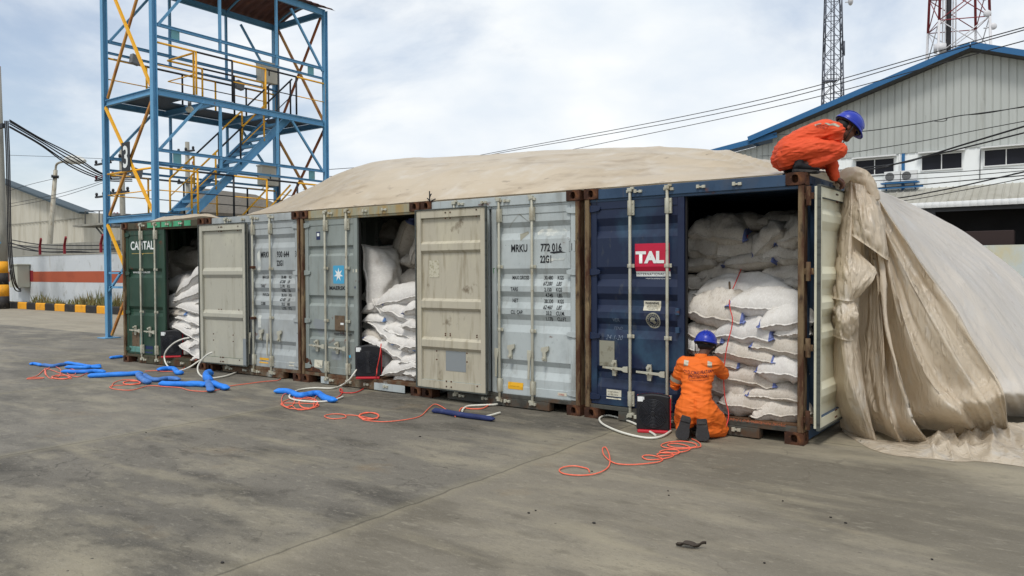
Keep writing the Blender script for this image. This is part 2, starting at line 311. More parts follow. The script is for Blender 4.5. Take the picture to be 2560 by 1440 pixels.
class Door:
    """T(u,d,z): u from the hinge edge, d outward, z up -> container coordinates"""
    def __init__(s, name, cont, hinge, ud, nd, rec, m_out, m_in, w=1.135, closed=True, rods=(.50, .86), label=None, rodz=None, hz=(.04, .35, .665, .965), hinges=True):
        s.w = w; s.rec = rec
        hx, hy = hinge
        s.T = lambda u, d, z: (hx+ud[0]*u+nd[0]*d, hy+ud[1]*u+nd[1]*d, z)
        T = s.T; fw = .075; x0, x1, y0, y1 = .0, w, DH0, DH1
        b = MB()
        def bx(u0, u1, d0, d1, z0, z1): 
            vs = [T(u, d, z) for u, d, z in [(u0,d0,z0),(u1,d0,z0),(u1,d1,z0),(u0,d1,z0),(u0,d0,z1),(u1,d0,z1),(u1,d1,z1),(u0,d1,z1)]]
            b.add(vs, [(0,3,2,1),(4,5,6,7),(0,1,5,4),(1,2,6,5),(2,3,7,6),(3,0,4,7)])
        s.bx = bx
        bx(0, fw, -.05, 0, y0, y1); bx(w-fw, w, -.05, 0, y0, y1); bx(fw, w-fw, -.05, 0, y0, y0+.10); bx(fw, w-fw, -.05, 0, y1-.10, y1)
        s.z_in = (y0+.10, y1-.10)
        zs = {y0+.10, y1-.10}
        for q in rec:
            for v in q: zs.add(zf(v))
        zs = sorted(z for z in zs if y0+.10 <= z <= y1-.10); s.zs = zs
        sh = []
        for sgn, off in ((1, -.008), (-1, -.012)):
            base = len(b.v); vs = []
            for z in zs:
                dd = off-door_profile(rec, z); vs += [T(fw, dd, z), T(w-fw, dd, z)]
            fs = [(2*i, 2*i+1, 2*i+3, 2*i+2) for i in range(len(zs)-1)]
            b.add(vs, fs)
        s.o = b.build(name, m_out, cont, .004)
        if label: s.o['label'] = label
        # inner liner sheet is the same steel: painted side of a swung-open door
        if m_in is not m_out:
            s.o.data.materials.append(m_in)
            nrm = Vector((nd[0], nd[1], 0)); hp = Vector((hx, hy, 0))
            for p in s.o.data.polygons:
                if p.normal.dot(nrm) < -.2: p.material_index = 1
                dd = (Vector(p.center)-hp).dot(nrm)
                if dd < -.0105 and dd > -.049 and abs(p.normal.z) < .9 and abs(p.normal.dot(nrm)) < .2: p.material_index = 1
        # gasket
        g = MB(); b = g
        s.bxm(g, -.018, -.001, -.062, -.03, y0-.014, y1+.014); s.bxm(g, w+.001, w+.018, -.062, -.03, y0-.014, y1+.014)
        s.bxm(g, -.001, w+.001, -.062, -.03, y0-.014, y0-.001); s.bxm(g, -.001, w+.001, -.062, -.03, y1+.001, y1+.014)
        g.build('gasket', M_dark if closed else M_gasketg, s.o)
        if hinges:
            for q in hz:
                z = zf(q); h = MB()
                poly = [(-.035, -.036), (.03, -.036), (.105, -.026), (.125, -.015), (.125, .018), (.105, .028), (.03, .038), (-.035, .038)]
                h.prism(poly, lambda a, c, d: T(a, d, z+c), .002, .016)
                h.tube([T(-.035, .012, z-.05), T(-.035, .012, z+.05)], .016, 10)
                h.build('hinge', m_out, s.o, .003)
        if closed:
            for fr in rods:
                s.rod(fr*w)
        for fr in (() if closed else rods):
            s.rod(fr*w)
    def bxm(s, g, u0, u1, d0, d1, z0, z1):
        T = s.T
        g.add([T(u, d, z) for u, d, z in [(u0,d0,z0),(u1,d0,z0),(u1,d1,z0),(u0,d1,z0),(u0,d0,z1),(u1,d0,z1),(u1,d1,z1),(u0,d1,z1)]],
              [(0,3,2,1),(4,5,6,7),(0,1,5,4),(1,2,6,5),(2,3,7,6),(3,0,4,7)])
    def rod(s, u):
        T = s.T; r = MB(); d = .034
        r.tube([T(u, d, .075), T(u, d, 2.555)], .0165, 10)
        for z0, z1 in ((2.27, 2.43), (.185, .345)):
            s.bxm(r, u-.030, u+.044, .003, .028, z0, z1); r.tube([T(u, d, z0), T(u, d, z1)], .027, 10)
            for dz in (.03, .13): r.tube([T(u+.031, .026, z0+dz), T(u+.031, .034, z0+dz)], .009, 8)
        for z in (1.72, .95):
            s.bxm(r, u-.042, u+.042, .003, .020, z-.02, z+.02); r.tube([T(u, d, z-.02), T(u, d, z+.02)], .024, 10)
        for z, q in ((2.545, 1), (.085, -1)):                        # cams
            s.bxm(r, u-.024, u+.030, .01, .058, z-.020, z+.020); s.bxm(r, u+.012, u+.05, .018, .05, z+.004, z+.03) ; s.bxm(r, u-.04, u-.02, .015, .045, z-.03, z+.0)
        r.build('lock_rod', M_rod, s.o, .002)
    def handle_h(s, u0, u1, z):
        T = s.T; r = MB(); sg = 1 if u1 > u0 else -1
        poly = [(0, -.034), (.0, .034), (.05*sg, .030), (.07*sg, .014), (abs(u1-u0)*sg, .018), (abs(u1-u0)*sg, -.004), (.07*sg, -.016), (.05*sg, -.03)]
        r.prism(poly, lambda a, c, d: T(u0+a, d, z+c), .045, .060); 
        c = u0+(u1-u0)*.58
        r.prism([(-.022, -.085), (.022, -.085), (.03, -.03), (.022, .09), (-.022, .09), (-.03, .03)], lambda a, q, d: T(c+a, d, z+q), .004, .03)
        r.tube([T(c, .03, z+.06), T(c, .07, z+.06)], .018, 8); r.tube([T(c, .03, z), T(c, .085, z)], .014, 8)
        r.build('door_handle', M_rod, s.o, .002)
    def handle_v(s, u, uc, z):
        T = s.T; r = MB()
        r.prism([(-.02, 0), (.02, 0), (.026, -.05), (.014, -.12), (.018, -.33), (-.006, -.33), (-.014, -.12), (-.03, -.05)], lambda a, c, d: T(u+a, d, z+c), .055, .068)
        s.bxm(r, u-.03, u+.03, .05, .06, z-.03, z+.02)
        r.build('door_handle', M_rod, s.o, .002)
        r = MB(); r.prism([(-.05, .05), (.05, .03), (.055, -.01), (.03, -.03), (.03, -.13), (-.012, -.13), (-.012, -.03), (-.05, .0)], lambda a, c, d: T(uc+a, d, z+.03+c), .004, .030)
        r.tube([T(uc+.01, .03, z-.07), T(uc+.01, .055, z-.07)], .018, 8)
        r.build('handle_catch', M_rod, s.o, .002)
    # ---- flat things on the outer face; uL measured along the viewer's left->right axis
    def place2d(s, me, u0, sg, z0, name, material, lift=.0015):
        """2-D mesh (x right, y up) laid on the corrugated face"""
        bm = bmesh.new(); bm.from_mesh(me); bmesh.ops.triangulate(bm, faces=bm.faces[:])
        for z in s.zs:
            if bm.verts: bmesh.ops.bisect_plane(bm, geom=bm.verts[:]+bm.edges[:]+bm.faces[:], plane_co=(0, z-z0, 0), plane_no=(0, 1, 0))
        for v in bm.verts:
            z = z0+v.co.y; zz = min(max(z, s.z_in[0]), s.z_in[1])
            u = u0+sg*v.co.x
            d = (-.008-door_profile(s.rec, zz)) if (.075 < u < s.w-.075 and s.z_in[0] < z < s.z_in[1]) else 0
            v.co = Vector(s.T(u, d+lift+v.co.z, z))
        bm.to_mesh(me); bm.free(); return put(name, me, material, s.o)
    def text(s, t, u0, sg, z0, size, sx, material, bold=.0, shear=0, name='lettering', lift=.0015, align='LEFT', spacing=1.):
        lift = lift+.002
        return s.place2d(text_mesh(t, size, sx, align, bold, shear, spacing), u0, sg, z0, name, material, lift)
    def panel(s, u0, sg, z0, w, h, name, material, lift=.0015, poly=None):
        me = bpy.data.meshes.new(name)
        p = poly or [(0, 0), (w, 0), (w, h), (0, h)]
        me.from_pydata([(a, b, 0) for a, b in p], [], [tuple(range(len(p)))]); return s.place2d(me, u0, sg, z0, name, material, lift)
M_ink = mat('black_marking', (30, 32, 36), .6, 0, [((120, 124, 126), 30, .66, .74, .7)])
M_white = mat('white_marking', (226, 230, 228), .55, 0, [((150, 160, 150), 40, .62, .75, .5)])
M_gold = mat('gold_marking', (190, 166, 96), .6)
M_red = mat('crimson_panel', (190, 28, 62), .4, 0, [((168, 20, 50), 3, .5, .7, .6)])
M_sky = mat('turquoise_panel', (70, 158, 196), .5)
M_navyp = mat('navy_panel', (30, 44, 84), .5)
M_yel = mat('yellow_sticker', (226, 170, 36), .55, 0, [((196, 140, 30), 12, .55, .7, .7)])
M_brown = mat('corroded_plate', (112, 94, 74), .6, .3, [((84, 70, 56), 20, .48, .65, .7)])
M_alu = mat('dull_metal_plate', (150, 148, 132), .5, .3, [((106, 98, 78), 16, .5, .66, .7)])
M_stick = mat('off_white_sticker', (204, 200, 182), .6, 0, [((150, 140, 116), 22, .54, .7, .7)])
M_teal = mat('faded_teal_patch', (92, 138, 130), .6, 0, [((60, 96, 84), (8, 8, 2), .5, .66, .7)])
M_primer = mat('grey_primer_patch', (132, 138, 140), .7)
M_gsealed = mat('green_sticker', (40, 120, 60), .5)
M_smear = mat('pale_abrasion', (206, 208, 200), .7, 0, [((168, 176, 176), 9, .46, .62, .9)])
def container(k, label, header_mat, sill_mat, body_mat, post_mat=None, right_side=0):
    (xr, yr), (xl, yl) = BND[k], BND[k+1]
    ang = math.atan2(yr-yl, xr-xl); d = Vector((math.cos(ang), math.sin(ang)))
    gap = (math.hypot(xr-xl, yr-yl)-CW)
    off = gap if k == 0 else gap/2
    t = thing('shipping_container', label, 'container', (xl+d.x*off, yl+d.y*off, 0), ang, 'shipping containers in the row')
    P = post_mat or M_post
    for z in (0, CH-.118):
        for x, sd in ((0, 0), (CW-.178, right_side)):
            c = corner_casting(0, t, side=sd); c.location = (x, -.006, z)
    for x0, x1 in ((0.006, .062), (CW-.062, CW-.006)):
        MB().box((x0, .0, .118), (x1, .12, CH-.118)).build('corner_post', P, t, .006)
    b = MB(); b.box((.178, .012, 2.468), (CW-.178, .10, CH-.012)); b.box((.062, .03, 2.440), (CW-.062, .10, 2.472)); h = b.build('header_rail', header_mat, t, .004)
    b = MB(); b.box((.062, .02, .112), (CW-.062, .14, .158)); b.box((.43, .012, .012), (CW-.43, .12, .110)); sl = b.build('door_sill', sill_mat, t, .004)
    # cam keepers on header and sill
    for x in (.68, 1.05, 1.40, 1.78):
        kb = MB(); kb.box((x-.045, -.012, 2.508), (x-.015, .014, 2.545)); kb.box((x+.015, -.012, 2.508), (x+.05, .014, 2.538)); kb.box((x-.02, -.004, 2.515), (x+.02, .014, 2.53)); kb.build('cam_keeper', M_rod, t, .003)
        kb = MB(); kb.box((x-.045, -.014, .055), (x-.012, .014, .095)); kb.box((x+.012, -.014, .06), (x+.045, .014, .09)); kb.box((x-.02, -.004, .066), (x+.02, .014, .084)); kb.build('cam_keeper', M_rod, t, .003)
    # walls (corrugated), roof, floor, back
    b = MB(); n = 22; ys = []
    for i in range(n):
        y = .12+(CL-.24)*i/n; q = (CL-.24)/n; ys += [(y, 0), (y+q*.35, 0), (y+q*.5, 1), (y+q*.85, 1)]
    ys = [(.10, 0)]+ys+[(CL-.05, 0)]
    for sx in (0, 1):
        X = lambda e: (.012+.036*e) if sx == 0 else CW-.012-.036*e
        vs = [(X(e), y, z) for y, e in ys for z in (.13, CH-.03)]
        b.add(vs, [(2*i, 2*i+2, 2*i+3, 2*i+1) for i in range(len(ys)-1)])
    b.box((.004, CL-.06, .12), (CW-.004, CL-.02, CH-.004))
    for x in (.02, CW-.08): b.box((x, .162, CH-.09), (x+.06, CL-.162, CH-.01)); b.box((x, .162, .02), (x+.06, CL-.162, .15))
    b.build('body_shell', body_mat, t)
    b = MB(); vs = []
    ys2 = [(.05, 0)]+ys+[(CL-.03, 0)]
    for y, e in ys2: vs += [(.03, y, CH-.022-.02*e), (CW-.03, y, CH-.022-.02*e)]
    b.add(vs, [(2*i, 2*i+1, 2*i+3, 2*i+2) for i in range(len(ys2)-1)]); b.build('roof', body_mat, t)
    MB().box((.06, .10, .145), (CW-.06, CL-.06, .172)).build('floor', M_floor, t)
    return t, off, gap
def WL(): return .068           # hinge line from container edge
def left_door(t, rec, mo, **k): return Door('door', t, (.068, .035), (1, 0), (0, -1), rec, mo, mo, **k)
def right_door(t, rec, mo, **k): return Door('door', t, (CW-.068, .035), (-1, 0), (0, -1), rec, mo, mo, **k)
# ---- blue container (nearest)
c5, off5, _ = container(0, 'weathered blue container at the near end with a worker squatting on top', P_blue, P_sillb, P_blue, None, 1)
d = left_door(c5, REC_5, P_bluedk, label='dark blue closed door with a crimson panel', rods=(.455, .845))
W = d.w
d.handle_h(.455*W-.02, .16*W, .585); d.handle_h(.845*W-.02, .53*W, .565)
d.panel(.49*W, 1, 1.66, .36*W, .30, 'sign_panel', M_red); d.panel(.49*W, 1, 1.605, .36*W, .054, 'sign_strip', M_white)
d.text('TAL', .505*W, 1, 1.755, .165, 1.12, M_white, .009, lift=.004)
d.text('INTERNATIONAL', .498*W, 1, 1.617, .038, 1.0, M_ink, .0, spacing=1.15, lift=.004)
d.text('WWW.TALINTERNATIONAL.COM', .59*W, 1, 1.575, .020, .95, M_white, .0, lift=.003)
d.panel(.57*W, 1, 1.235, .18*W, .105, 'warning_sticker', M_stick, .002)
d.text('WARNING', .585*W, 1, 1.305, .034, 1.0, M_ink, .001, lift=.004)
for i, tx in enumerate(['THIS CONTAINER', 'MUST NOT BE OPENED', 'WITHOUT CARE AND', 'DUE CHECKS']): d.text(tx, .66*W, 1, 1.288-.0145*i, .013, 1, M_ink, align='CENTER', lift=.004)
ring = [(.085*math.cos(a*math.pi/16), .085*math.sin(a*math.pi/16)) for a in range(32)]
def annulus(ri, ro, n=32):
    me = bpy.data.meshes.new('ring'); v = []; 
    for i in range(n): a = 2*math.pi*i/n; v += [(ri*math.cos(a), ri*math.sin(a), 0), (ro*math.cos(a), ro*math.sin(a), 0)]
    me.from_pydata(v, [], [(2*i, 2*i+1, (2*i+3) % (2*n), (2*i+2) % (2*n)) for i in range(n)]); return me
d.place2d(annulus(.072, .086), .68*W, 1, 1.13, 'round_emblem', M_alu, .002); d.place2d(annulus(.05, .055), .68*W, 1, 1.13, 'round_emblem', M_alu, .002)
d.panel(.68*W, 1, 1.13, 0, 0, 'round_emblem', M_alu, .003, [(-.03, .02), (-.01, .04), (.012, .03), (.03, .034), (.02, -.002), (.038, -.02), (.01, -.042), (-.012, -.02), (-.036, -.012)])
for i in range(18):
    a = 2*math.pi*i/18
    d.panel(.68*W+.063*math.cos(a), 1, 1.13+.063*math.sin(a), 0, 0, 'round_emblem', M_alu, .003, [(-.004, -.006), (.004, -.006), (.004, .006), (-.004, .006)])
d.panel(.095*W, 1, .60, .17*W, .285, 'data_plate', M_alu, .006)
d.panel(.175*W, 1, .235, .165*W, .105, 'inspection_plate', M_stick, .004)
for i, tx in enumerate(['CSC SAFETY APPROVAL', 'MAX. GROSS 30480 KG', 'STACKING 192000 KG']): d.text(tx, .19*W, 1, .31-.03*i, .018, .72, M_ink, lift=.007)
M_chalk = mat('chalk_scrawl', (128, 140, 156), .8)
for tx, u, z, sz in (('VER', .235, 1.10, .06), ('FEND', .24, 1.01, .05), ('24-1-20', .165, .90, .075)): d.text(tx, u*W, 1, z, sz, .9, M_chalk, -.0012, .25, 'chalk_scrawl', .002)
for za, zb in ((1.20, 1.27), (1.01, 1.07)): b = MB(); d.bxm(b, .925*W, .96*W, .0, .03, za, zb); b.build('door_stop', P_blue, d.o, .003)
d5b = Door('door', c5, (CW+.075, .050), (0, 1), (-1, 0), REC_M, P_blue, P_in5, closed=False, rods=(), hinges=False, label='open door folded back along the container side showing its ivory inner face')
for q in (.04, .35, .665, .965):
    h = MB(); z = zf(q); h.tube([(CW+.03, .02, z-.09), (CW+.03, .02, z+.09)], .024, 10); h.box((CW-.02, .02, z-.03), (CW+.075, .045, z+.03)); h.build('hinge', M_post, d5b.o, .003)
def inner_bolts(D, rows, us):
    b = MB()
    for z in rows:
        for u in us: b.tube([D.T(u, -.049, z), D.T(u, -.057, z)], .010, 8)
    b.build('bolt_heads', M_rust, D.o)
inner_bolts(d5b, (zf(.018), zf(.05), zf(.955), zf(.985)), (.55, .60))
# ---- pale blue-grey container
c4, off4, _ = container(1, 'pale blue grey container with black numbers on its closed right door', P_pale, P_sillb, P_pale)
d = right_door(c4, REC_M, P_pale, label='pale blue grey door with black stencilled numbers', rods=(.485, .885), w=1.225); W = d.w
d4l = left_door(c4, REC_M, P_pale, rods=(.485, ), w=1.04)
c4x = lambda fr: W*(1-fr)          # fraction from the viewer's left edge -> u
d.handle_v(c4x(.09), c4x(.25), .70); d.handle_v(c4x(.49), c4x(.655), .70)
def stencil(d, code, num, chk, code2, rows, x_l=.24, x_n=.595, sq=True, small=1., z_code=None):
    W = d.w; X = lambda fr: W*(1-fr)
    zc = z_code or zf(.241); hh = .125
    d.text(code, X(x_l), -1, zc, hh, .72, M_ink, .003); d.text(num, X(x_n), -1, zc, hh, .72, M_ink, .003)
    d.text(chk, X(.935), -1, zc, hh, .66, M_ink, .0)
    if sq:
        for (a, bq, cw, ch) in ((.918, -.016, .004, .125), (.988, -.016, .004, .125), (.918, -.016, .08, .004), (.918, .108, .084, .004)):
            d.panel(X(a), -1, zc+bq, cw, ch, 'check_digit_box', M_ink)
    d.text(code2, X(x_n-.005), -1, zf(.300), .118, .64, M_ink, .0035)
    for i, (a, n, u, it) in enumerate(rows):
        z = zf(.388+.0305*i)
        if a: d.text(a, X(x_l-.005), -1, z, .064*small, .72, M_ink, .0012)
        d.text(n, X(.72), -1, z, .064*small, .72, M_ink, .0012, .2 if it else 0, align='RIGHT'); d.text(u, X(.77), -1, z, .064*small, .72, M_ink, .0012, .2 if it else 0)
stencil(d, 'MRKU', '772 016', '1', '22G1', [('MAX.GROSS', '30.480', 'KGS', 0), ('', '67.200', 'LBS', 1), ('TARE', '2.150', 'KGS', 0), ('', '4.740', 'LBS', 1), ('NET', '28.330', 'KGS', 0), ('', '62.460', 'LBS', 1), ('CU. CAP.', '33.2', 'CU.M.', 0), ('', '1.170', 'CU.FT.', 1)])
d.panel(c4x(.20), -1, .225, .185*W, .085, 'yellow_sticker', M_yel, .003)
d.text('CAUTION AHEAD', c4x(.225), -1, .262, .022, .8, M_ink, lift=.005)
d.panel(c4x(.79), -1, .205, .10*W, .038, 'small_sticker', M_stick, .003); d.text('CRONOS', c4x(.80), -1, .213, .026, .75, M_red, lift=.005)
d.panel(c4x(.02), -1, 1.64, .05*W, .055, 'green_seal', M_gsealed, .004, [(.01, 0), (.06, .012), (.055, .075), (0, .06)])
for a, bb in (((.20, 2.20), (.345, 2.36)), ((.345, 2.36), (.485, 2.23))):
    me = bpy.data.meshes.new('placard_outline'); dx, dz = (bb[0]-a[0])*W, bb[1]-a[1]; me.from_pydata([(0, 0, 0), (.006, 0, 0), (dx+.006, dz, 0), (dx, dz, 0)], [], [(0, 1, 2, 3)]); d.place2d(me, c4x(a[0]), -1, a[1], 'placard_residue', M_alu)
d.panel(c4x(.36), -1, 2.03, 0, 0, 'placard_residue', M_alu, .002, [(0, 0), (.10, .09), (.085, .12), (.03, .10), (-.03, .09)])
d.panel(c4x(.55), -1, 2.08, 0, 0, 'paint_patch', M_smear, .001, [(0, .02), (.12, .0), (.38, .01), (.42, .05), (.36, .09), (.05, .085), (-.01, .05)])
d.panel(c4x(.70), -1, 1.868, 0, 0, 'paint_scuff', M_ink, .003, [(0, .014), (.06, .004), (.15, .012), (.23, .014), (.17, .026), (.18, .036), (.09, .03), (.02, .026)])
d.panel(c4x(.66), -1, 1.79, 0, 0, 'paint_scuff', M_smear, .0026, [(0, .0), (.06, -.012), (.12, .005), (.24, .0), (.26, .03), (.1, .035), (.02, .02)])
M_seam = None
# ---- grey container with star sign
c3, off3, _ = container(2, 'grey green rust streaked container with a turquoise star panel on its closed left door', P_header3, P_sill, P_grey)
d = left_door(c3, REC_G, P_grey, label='grey green door with turquoise star panel', rods=(.43, .835)); W = d.w
d.handle_h(.43*W-.02, .12*W, .565); d.handle_h(.835*W-.02, .50*W, .555)
def rrect(w, h, r, n=4):
    p = []
    for cx, cy, a0 in ((w-r, r, -90), (w-r, h-r, 0), (r, h-r, 90), (r, r, 180)):
        for i in range(n+1): a = R(a0+90*i/n); p.append((cx+r*math.cos(a), cy+r*math.sin(a)))
    return p
d.panel(.545*W, 1, 1.49, 0, 0, 'diamond_mark', M_primer, .001, [(.115, -.03), (.29, .10), (.115, .28), (-.06, .10)])
d.panel(.545*W, 1, 1.495, 0, 0, 'star_panel', M_sky, .002, rrect(.235, .265, .02))
st = []
for i in range(14):
    a = math.pi/2+math.pi*i/7; r = .098 if i % 2 == 0 else .040; st.append((.117+r*math.cos(a), .132+r*1.05*math.sin(a)))
d.panel(.545*W, 1, 1.495, 0, 0, 'star', M_white, .004, st)
d.text('MAERSK', .47*W, 1, 1.405, .075, 1.25, M_ink, .002)
d.text('maerskline.com', .515*W, 1, zf(.752), .078, .78, M_ink, 0)
d.panel(.225*W, 1, zf(.135), .075*W, .12, 'blue_decal', M_navyp, .002); d.panel(.24*W, 1, zf(.133)+.05, .045*W, .045, 'blue_decal', M_white, .004)
d.panel(.57*W, 1, .795, .185*W, .235, 'data_plate', M_brown, .005); d.panel(.68*W, 1, .895, .06*W, .03, 'data_plate_tag', M_white, .008)
d.panel(.145*W, 1, .645, 0, 0, 'paint_patch', M_primer, .001, [(.0, .25), (.03, .32), (.27, .30), (.25, .15), (.12, .05)])
d.panel(.50*W, 1, .375, .19*W, .13, 'paint_patch', M_primer, .001); d.panel(.165*W, 1, .235, .16*W, .115, 'off_white_sticker', M_stick, .003)
d.panel(.86*W, 1, .425, .045*W, .04, 'blue_seal', M_sky, .03, [(0, 0), (.035, .01), (.03, .05), (-.01, .035)])
d.panel(.915*W, 1, 1.66, .085*W, .045, 'tape_strip', M_stick, .003); d.panel(.95*W, 1, 1.43, .02*W, .028, 'small_tag', M_navyp, .003)
# rust eaten lower hinge corner
d.panel(.0*W, 1, .168, 0, 0, 'rust_patch', M_rust, .004, [(-.06, 0), (.36, 0), (.30, .05), (.2, .06), (.13, .10), (.09, .18), (.02, .20), (-.06, .15)])
b = MB(); b.box((1.55, .0065, .014), (2.14, .0125, .115)); b.build('repair_plate', P_pale, c3, .002)
b = MB(); b.box((.432, .0065, .014), (.60, .0125, .115)); b.build('repair_plate', P_pale, c3, .002)
# its right door swung round in front of the pale container
d3b = Door('door', c3, (CW+.075, -.092), (1, .0), (0, 1), REC_G, P_grey, P_in3, closed=False, rods=(), hinges=False, label='open door swung against the next container showing stained cream ribs')
inner_bolts(d3b, (zf(.018), zf(.05), zf(.955), zf(.985)), (.50, .58)); inner_bolts(d3b, (zf(.012), zf(.048), zf(.965)), (1.0,)); inner_bolts(d3b, (zf(.69), zf(.70)), (.49, .57, 1.0)); inner_bolts(d3b, (zf(.79), zf(.838)), (.34, .84))
M_papers = mat('torn_paper_sticker', (190, 186, 166), .7, 0, [((150, 144, 118), 40, .5, .6, .8)])
def inner_panel(D, u0, z0, w, h, nm, ml):
    b = MB(); D.bxm(b, u0, u0+w, -.0155, -.0135, z0, z0+h); b.build(nm, ml, D.o)
inner_panel(d3b, .19, zf(.378), .165, .22, 'paper_sticker', M_papers); inner_panel(d3b, .46, zf(.898), .33, .255, 'paint_patch', M_primer)
# ---- light grey container with stencil
c2, off2, _ = container(3, 'light grey container with rusty edges and black numbers on its closed right door', P_grey2, P_sill, P_grey2)
d = right_door(c2, REC_M, P_grey2, label='light grey door with black stencilled numbers', rods=(.525, .885), w=1.225); W = d.w
d2l = left_door(c2, REC_M, P_grey2, rods=(.485, ), w=1.04)
d.handle_v(c4x(.06), c4x(.26), .68); d.handle_v(c4x(.43), c4x(.63), .68)
stencil(d, 'MRKU', '930 644', '3', '22G1', [('MAX.GROSS', '30.480', 'KG', 0), ('', '67.200', 'LB', 1), ('TARE', '2.170', 'KG', 0), ('', '4.780', 'LB', 1), ('PAYLOAD', '28.310', 'KG', 0), ('', '62.420', 'LB', 1), ('CUBE', '33.2', 'M3', 0), ('', '1.170', 'FT3', 1)], .245, .575, False)
d.panel(c4x(.20), -1, .215, .185*W, .085, 'yellow_sticker', M_yel, .003); d.text('CAUTION AHEAD', c4x(.225), -1, .25, .022, .8, M_ink, lift=.005)
d.panel(c4x(.79), -1, .215, .115*W, .062, 'small_sticker', M_stick, .003); d.text('CMC', c4x(.81), -1, .23, .03, 1, M_alu, lift=.005)
d.panel(c4x(.17), -1, 1.66, 0, 0, 'paint_patch', M_smear, .001, [(0, 0), (.08, .02), (.09, .16), (.06, .36), (.0, .30), (.02, .1)])
d.panel(c4x(.17), -1, .78, 0, 0, 'paint_patch', M_smear, .001, [(0, 0), (.08, 0), (.075, .2), (.0, .2)])
for z in (1.745, .93):
    b = MB(); d.bxm(b, c4x(.16), c4x(.08), .012, .062, z-.022, z+.022); b.build('rusted_bracket', M_rust, d.o, .008)
# ---- green container (far end)
M_bgreen = mat('bright_green_patch', (64, 150, 108), .6, 0, [(RUST, (6, 6, 4), .56, .64, .9), ((90, 170, 130), 5, .5, .65, .5)])
M_h1 = mat('olive_rust_header', (72, 70, 54), .75, 0, [((92, 58, 34), (5, 5, 3), .5, .62, .9), ((44, 38, 28), (8, 8, 8), .55, .68, .7)])
c1, off1, _ = container(4, 'dark green container at the far end beside the blue tower', M_h1, M_h1, P_green)
d = left_door(c1, REC_1, P_green, label='dark green closed door with white lettering', rods=(.43, .80), w=1.19); W = d.w
d.handle_h(.43*W-.02, .14*W, .60); d.handle_h(.80*W-.02, .52*W, .59)
me = text_mesh('CAPITAL', .215, .86, bold=.004)
d.place2d(me, .12*W, 1, zf(.158), 'lettering', M_white)
sm = MB()
def serif(x, y, w=.06): sm.add([(x-w/2, y-.006, 0), (x+w/2, y-.006, 0), (x+w/2, y+.006, 0), (x-w/2, y+.006, 0)], [(0, 1, 2, 3)])
bb_ = max(v.co.x for v in me.vertices)
for fr in (.165, .275, .315, .455, .595, .70, .81, .885): pass
d.panel(.15*W, 1, zf(.192), .60*W, .008, 'gold_rule', M_gold); d.panel(.44*W, 1, zf(.196), 0, 0, 'gold_rule', M_gold, .002, [(0, -.02), (.03, .012), (-.03, .012)])
d.text('www.capital -lease.com', .13*W, 1, zf(.348), .066, .86, M_white, .0005)
d.panel(.13*W, 1, .30, .20*W, .26, 'data_plate', M_brown, .004); d.panel(.06*W, 1, .20, .33*W, .10, 'paint_patch', M_teal, .002); d.panel(.335*W, 1, .21, .08*W, .37, 'paint_patch', M_teal, .003)
d.panel(.48*W, 1, .195, .19*W, .13, 'blue_sticker', M_navyp, .003)
b = MB()
for x0, x1 in ((.80, 1.18), (1.22, 1.52), (1.56, 1.80), (1.88, 2.06)): b.box((x0, .0065, 2.478), (x1, .0125, 2.572))
b.build('paint_patch', M_bgreen, c1)
d1b = Door('door', c1, (CW+.055, -.092), (1, 0), (0, 1), REC_1, P_green, P_in1, w=1.17, closed=False, rods=(), hinges=False, label='open door swung against the next container showing its cream inner face')
inner_bolts(d1b, (zf(.02), zf(.05), zf(.955), zf(.985)), (.52, .57, .60)); inner_bolts(d1b, (zf(.02), zf(.05), zf(.965)), (1.0,)); inner_bolts(d1b, (zf(.61),), (.5, .56, 1.0)); inner_bolts(d1b, (zf(.79), zf(.835)), (.35, .85))
b = MB(); d1b.bxm(b, 1.09, 1.167, -.054, -.0505, .17, .60); b.build('paint_patch', M_primer, d1b.o)
# ============================================================ SACKS
M_sack = mat('woven_white_sack', (220, 217, 211), .75, 0, [((196, 188, 174), (2.5, 2.5, 2.5), .48, .68, .5, 7), ((168, 154, 132), (5, 5, 5), .60, .74, .5, 7), ((238, 236, 232), (70, 6, 70), .5, .62, .35, 3)],
             [((9, 4, 9), .35, .03, 5, .6), ((90, 14, 60), .25, .006, 3), ((3, 3, 3), .25, .06, 3)], 21, .25, .06, rnd=.10)
M_sackg = mat('coarse_dusty_sack', (206, 200, 190), .85, 0, [((176, 166, 150), (3, 3, 3), .46, .66, .6, 8), ((150, 138, 120), (60, 8, 60), .5, .64, .4, 4), ((152, 134, 108), (4, 4, 4), .62, .74, .5, 7)],
             [((11, 4, 11), .4, .03, 5, .6), ((120, 16, 90), .45, .008, 3)], 22, .2, rnd=.10)
M_band = mat('blue_sack_band', (112, 126, 184), .6, 0, [((150, 164, 208), (20, 20, 20), .5, .66, .6), ((76, 90, 150), 6, .5, .7, .6), ((190, 196, 220), (40, 40, 40), .66, .74, .5)], [((20, 20, 20), .4, .02)], 23, trans=.1)
M_bandl = mat('light_blue_sack_band', (120, 156, 206), .6, 0, [((186, 200, 224), (16, 16, 16), .5, .66, .7), ((84, 116, 178), 6, .5, .7, .6)], [((20, 20, 20), .4, .02)], 24, trans=.1)
SACK_L, SACK_D, SACK_H = .45, .29, .115
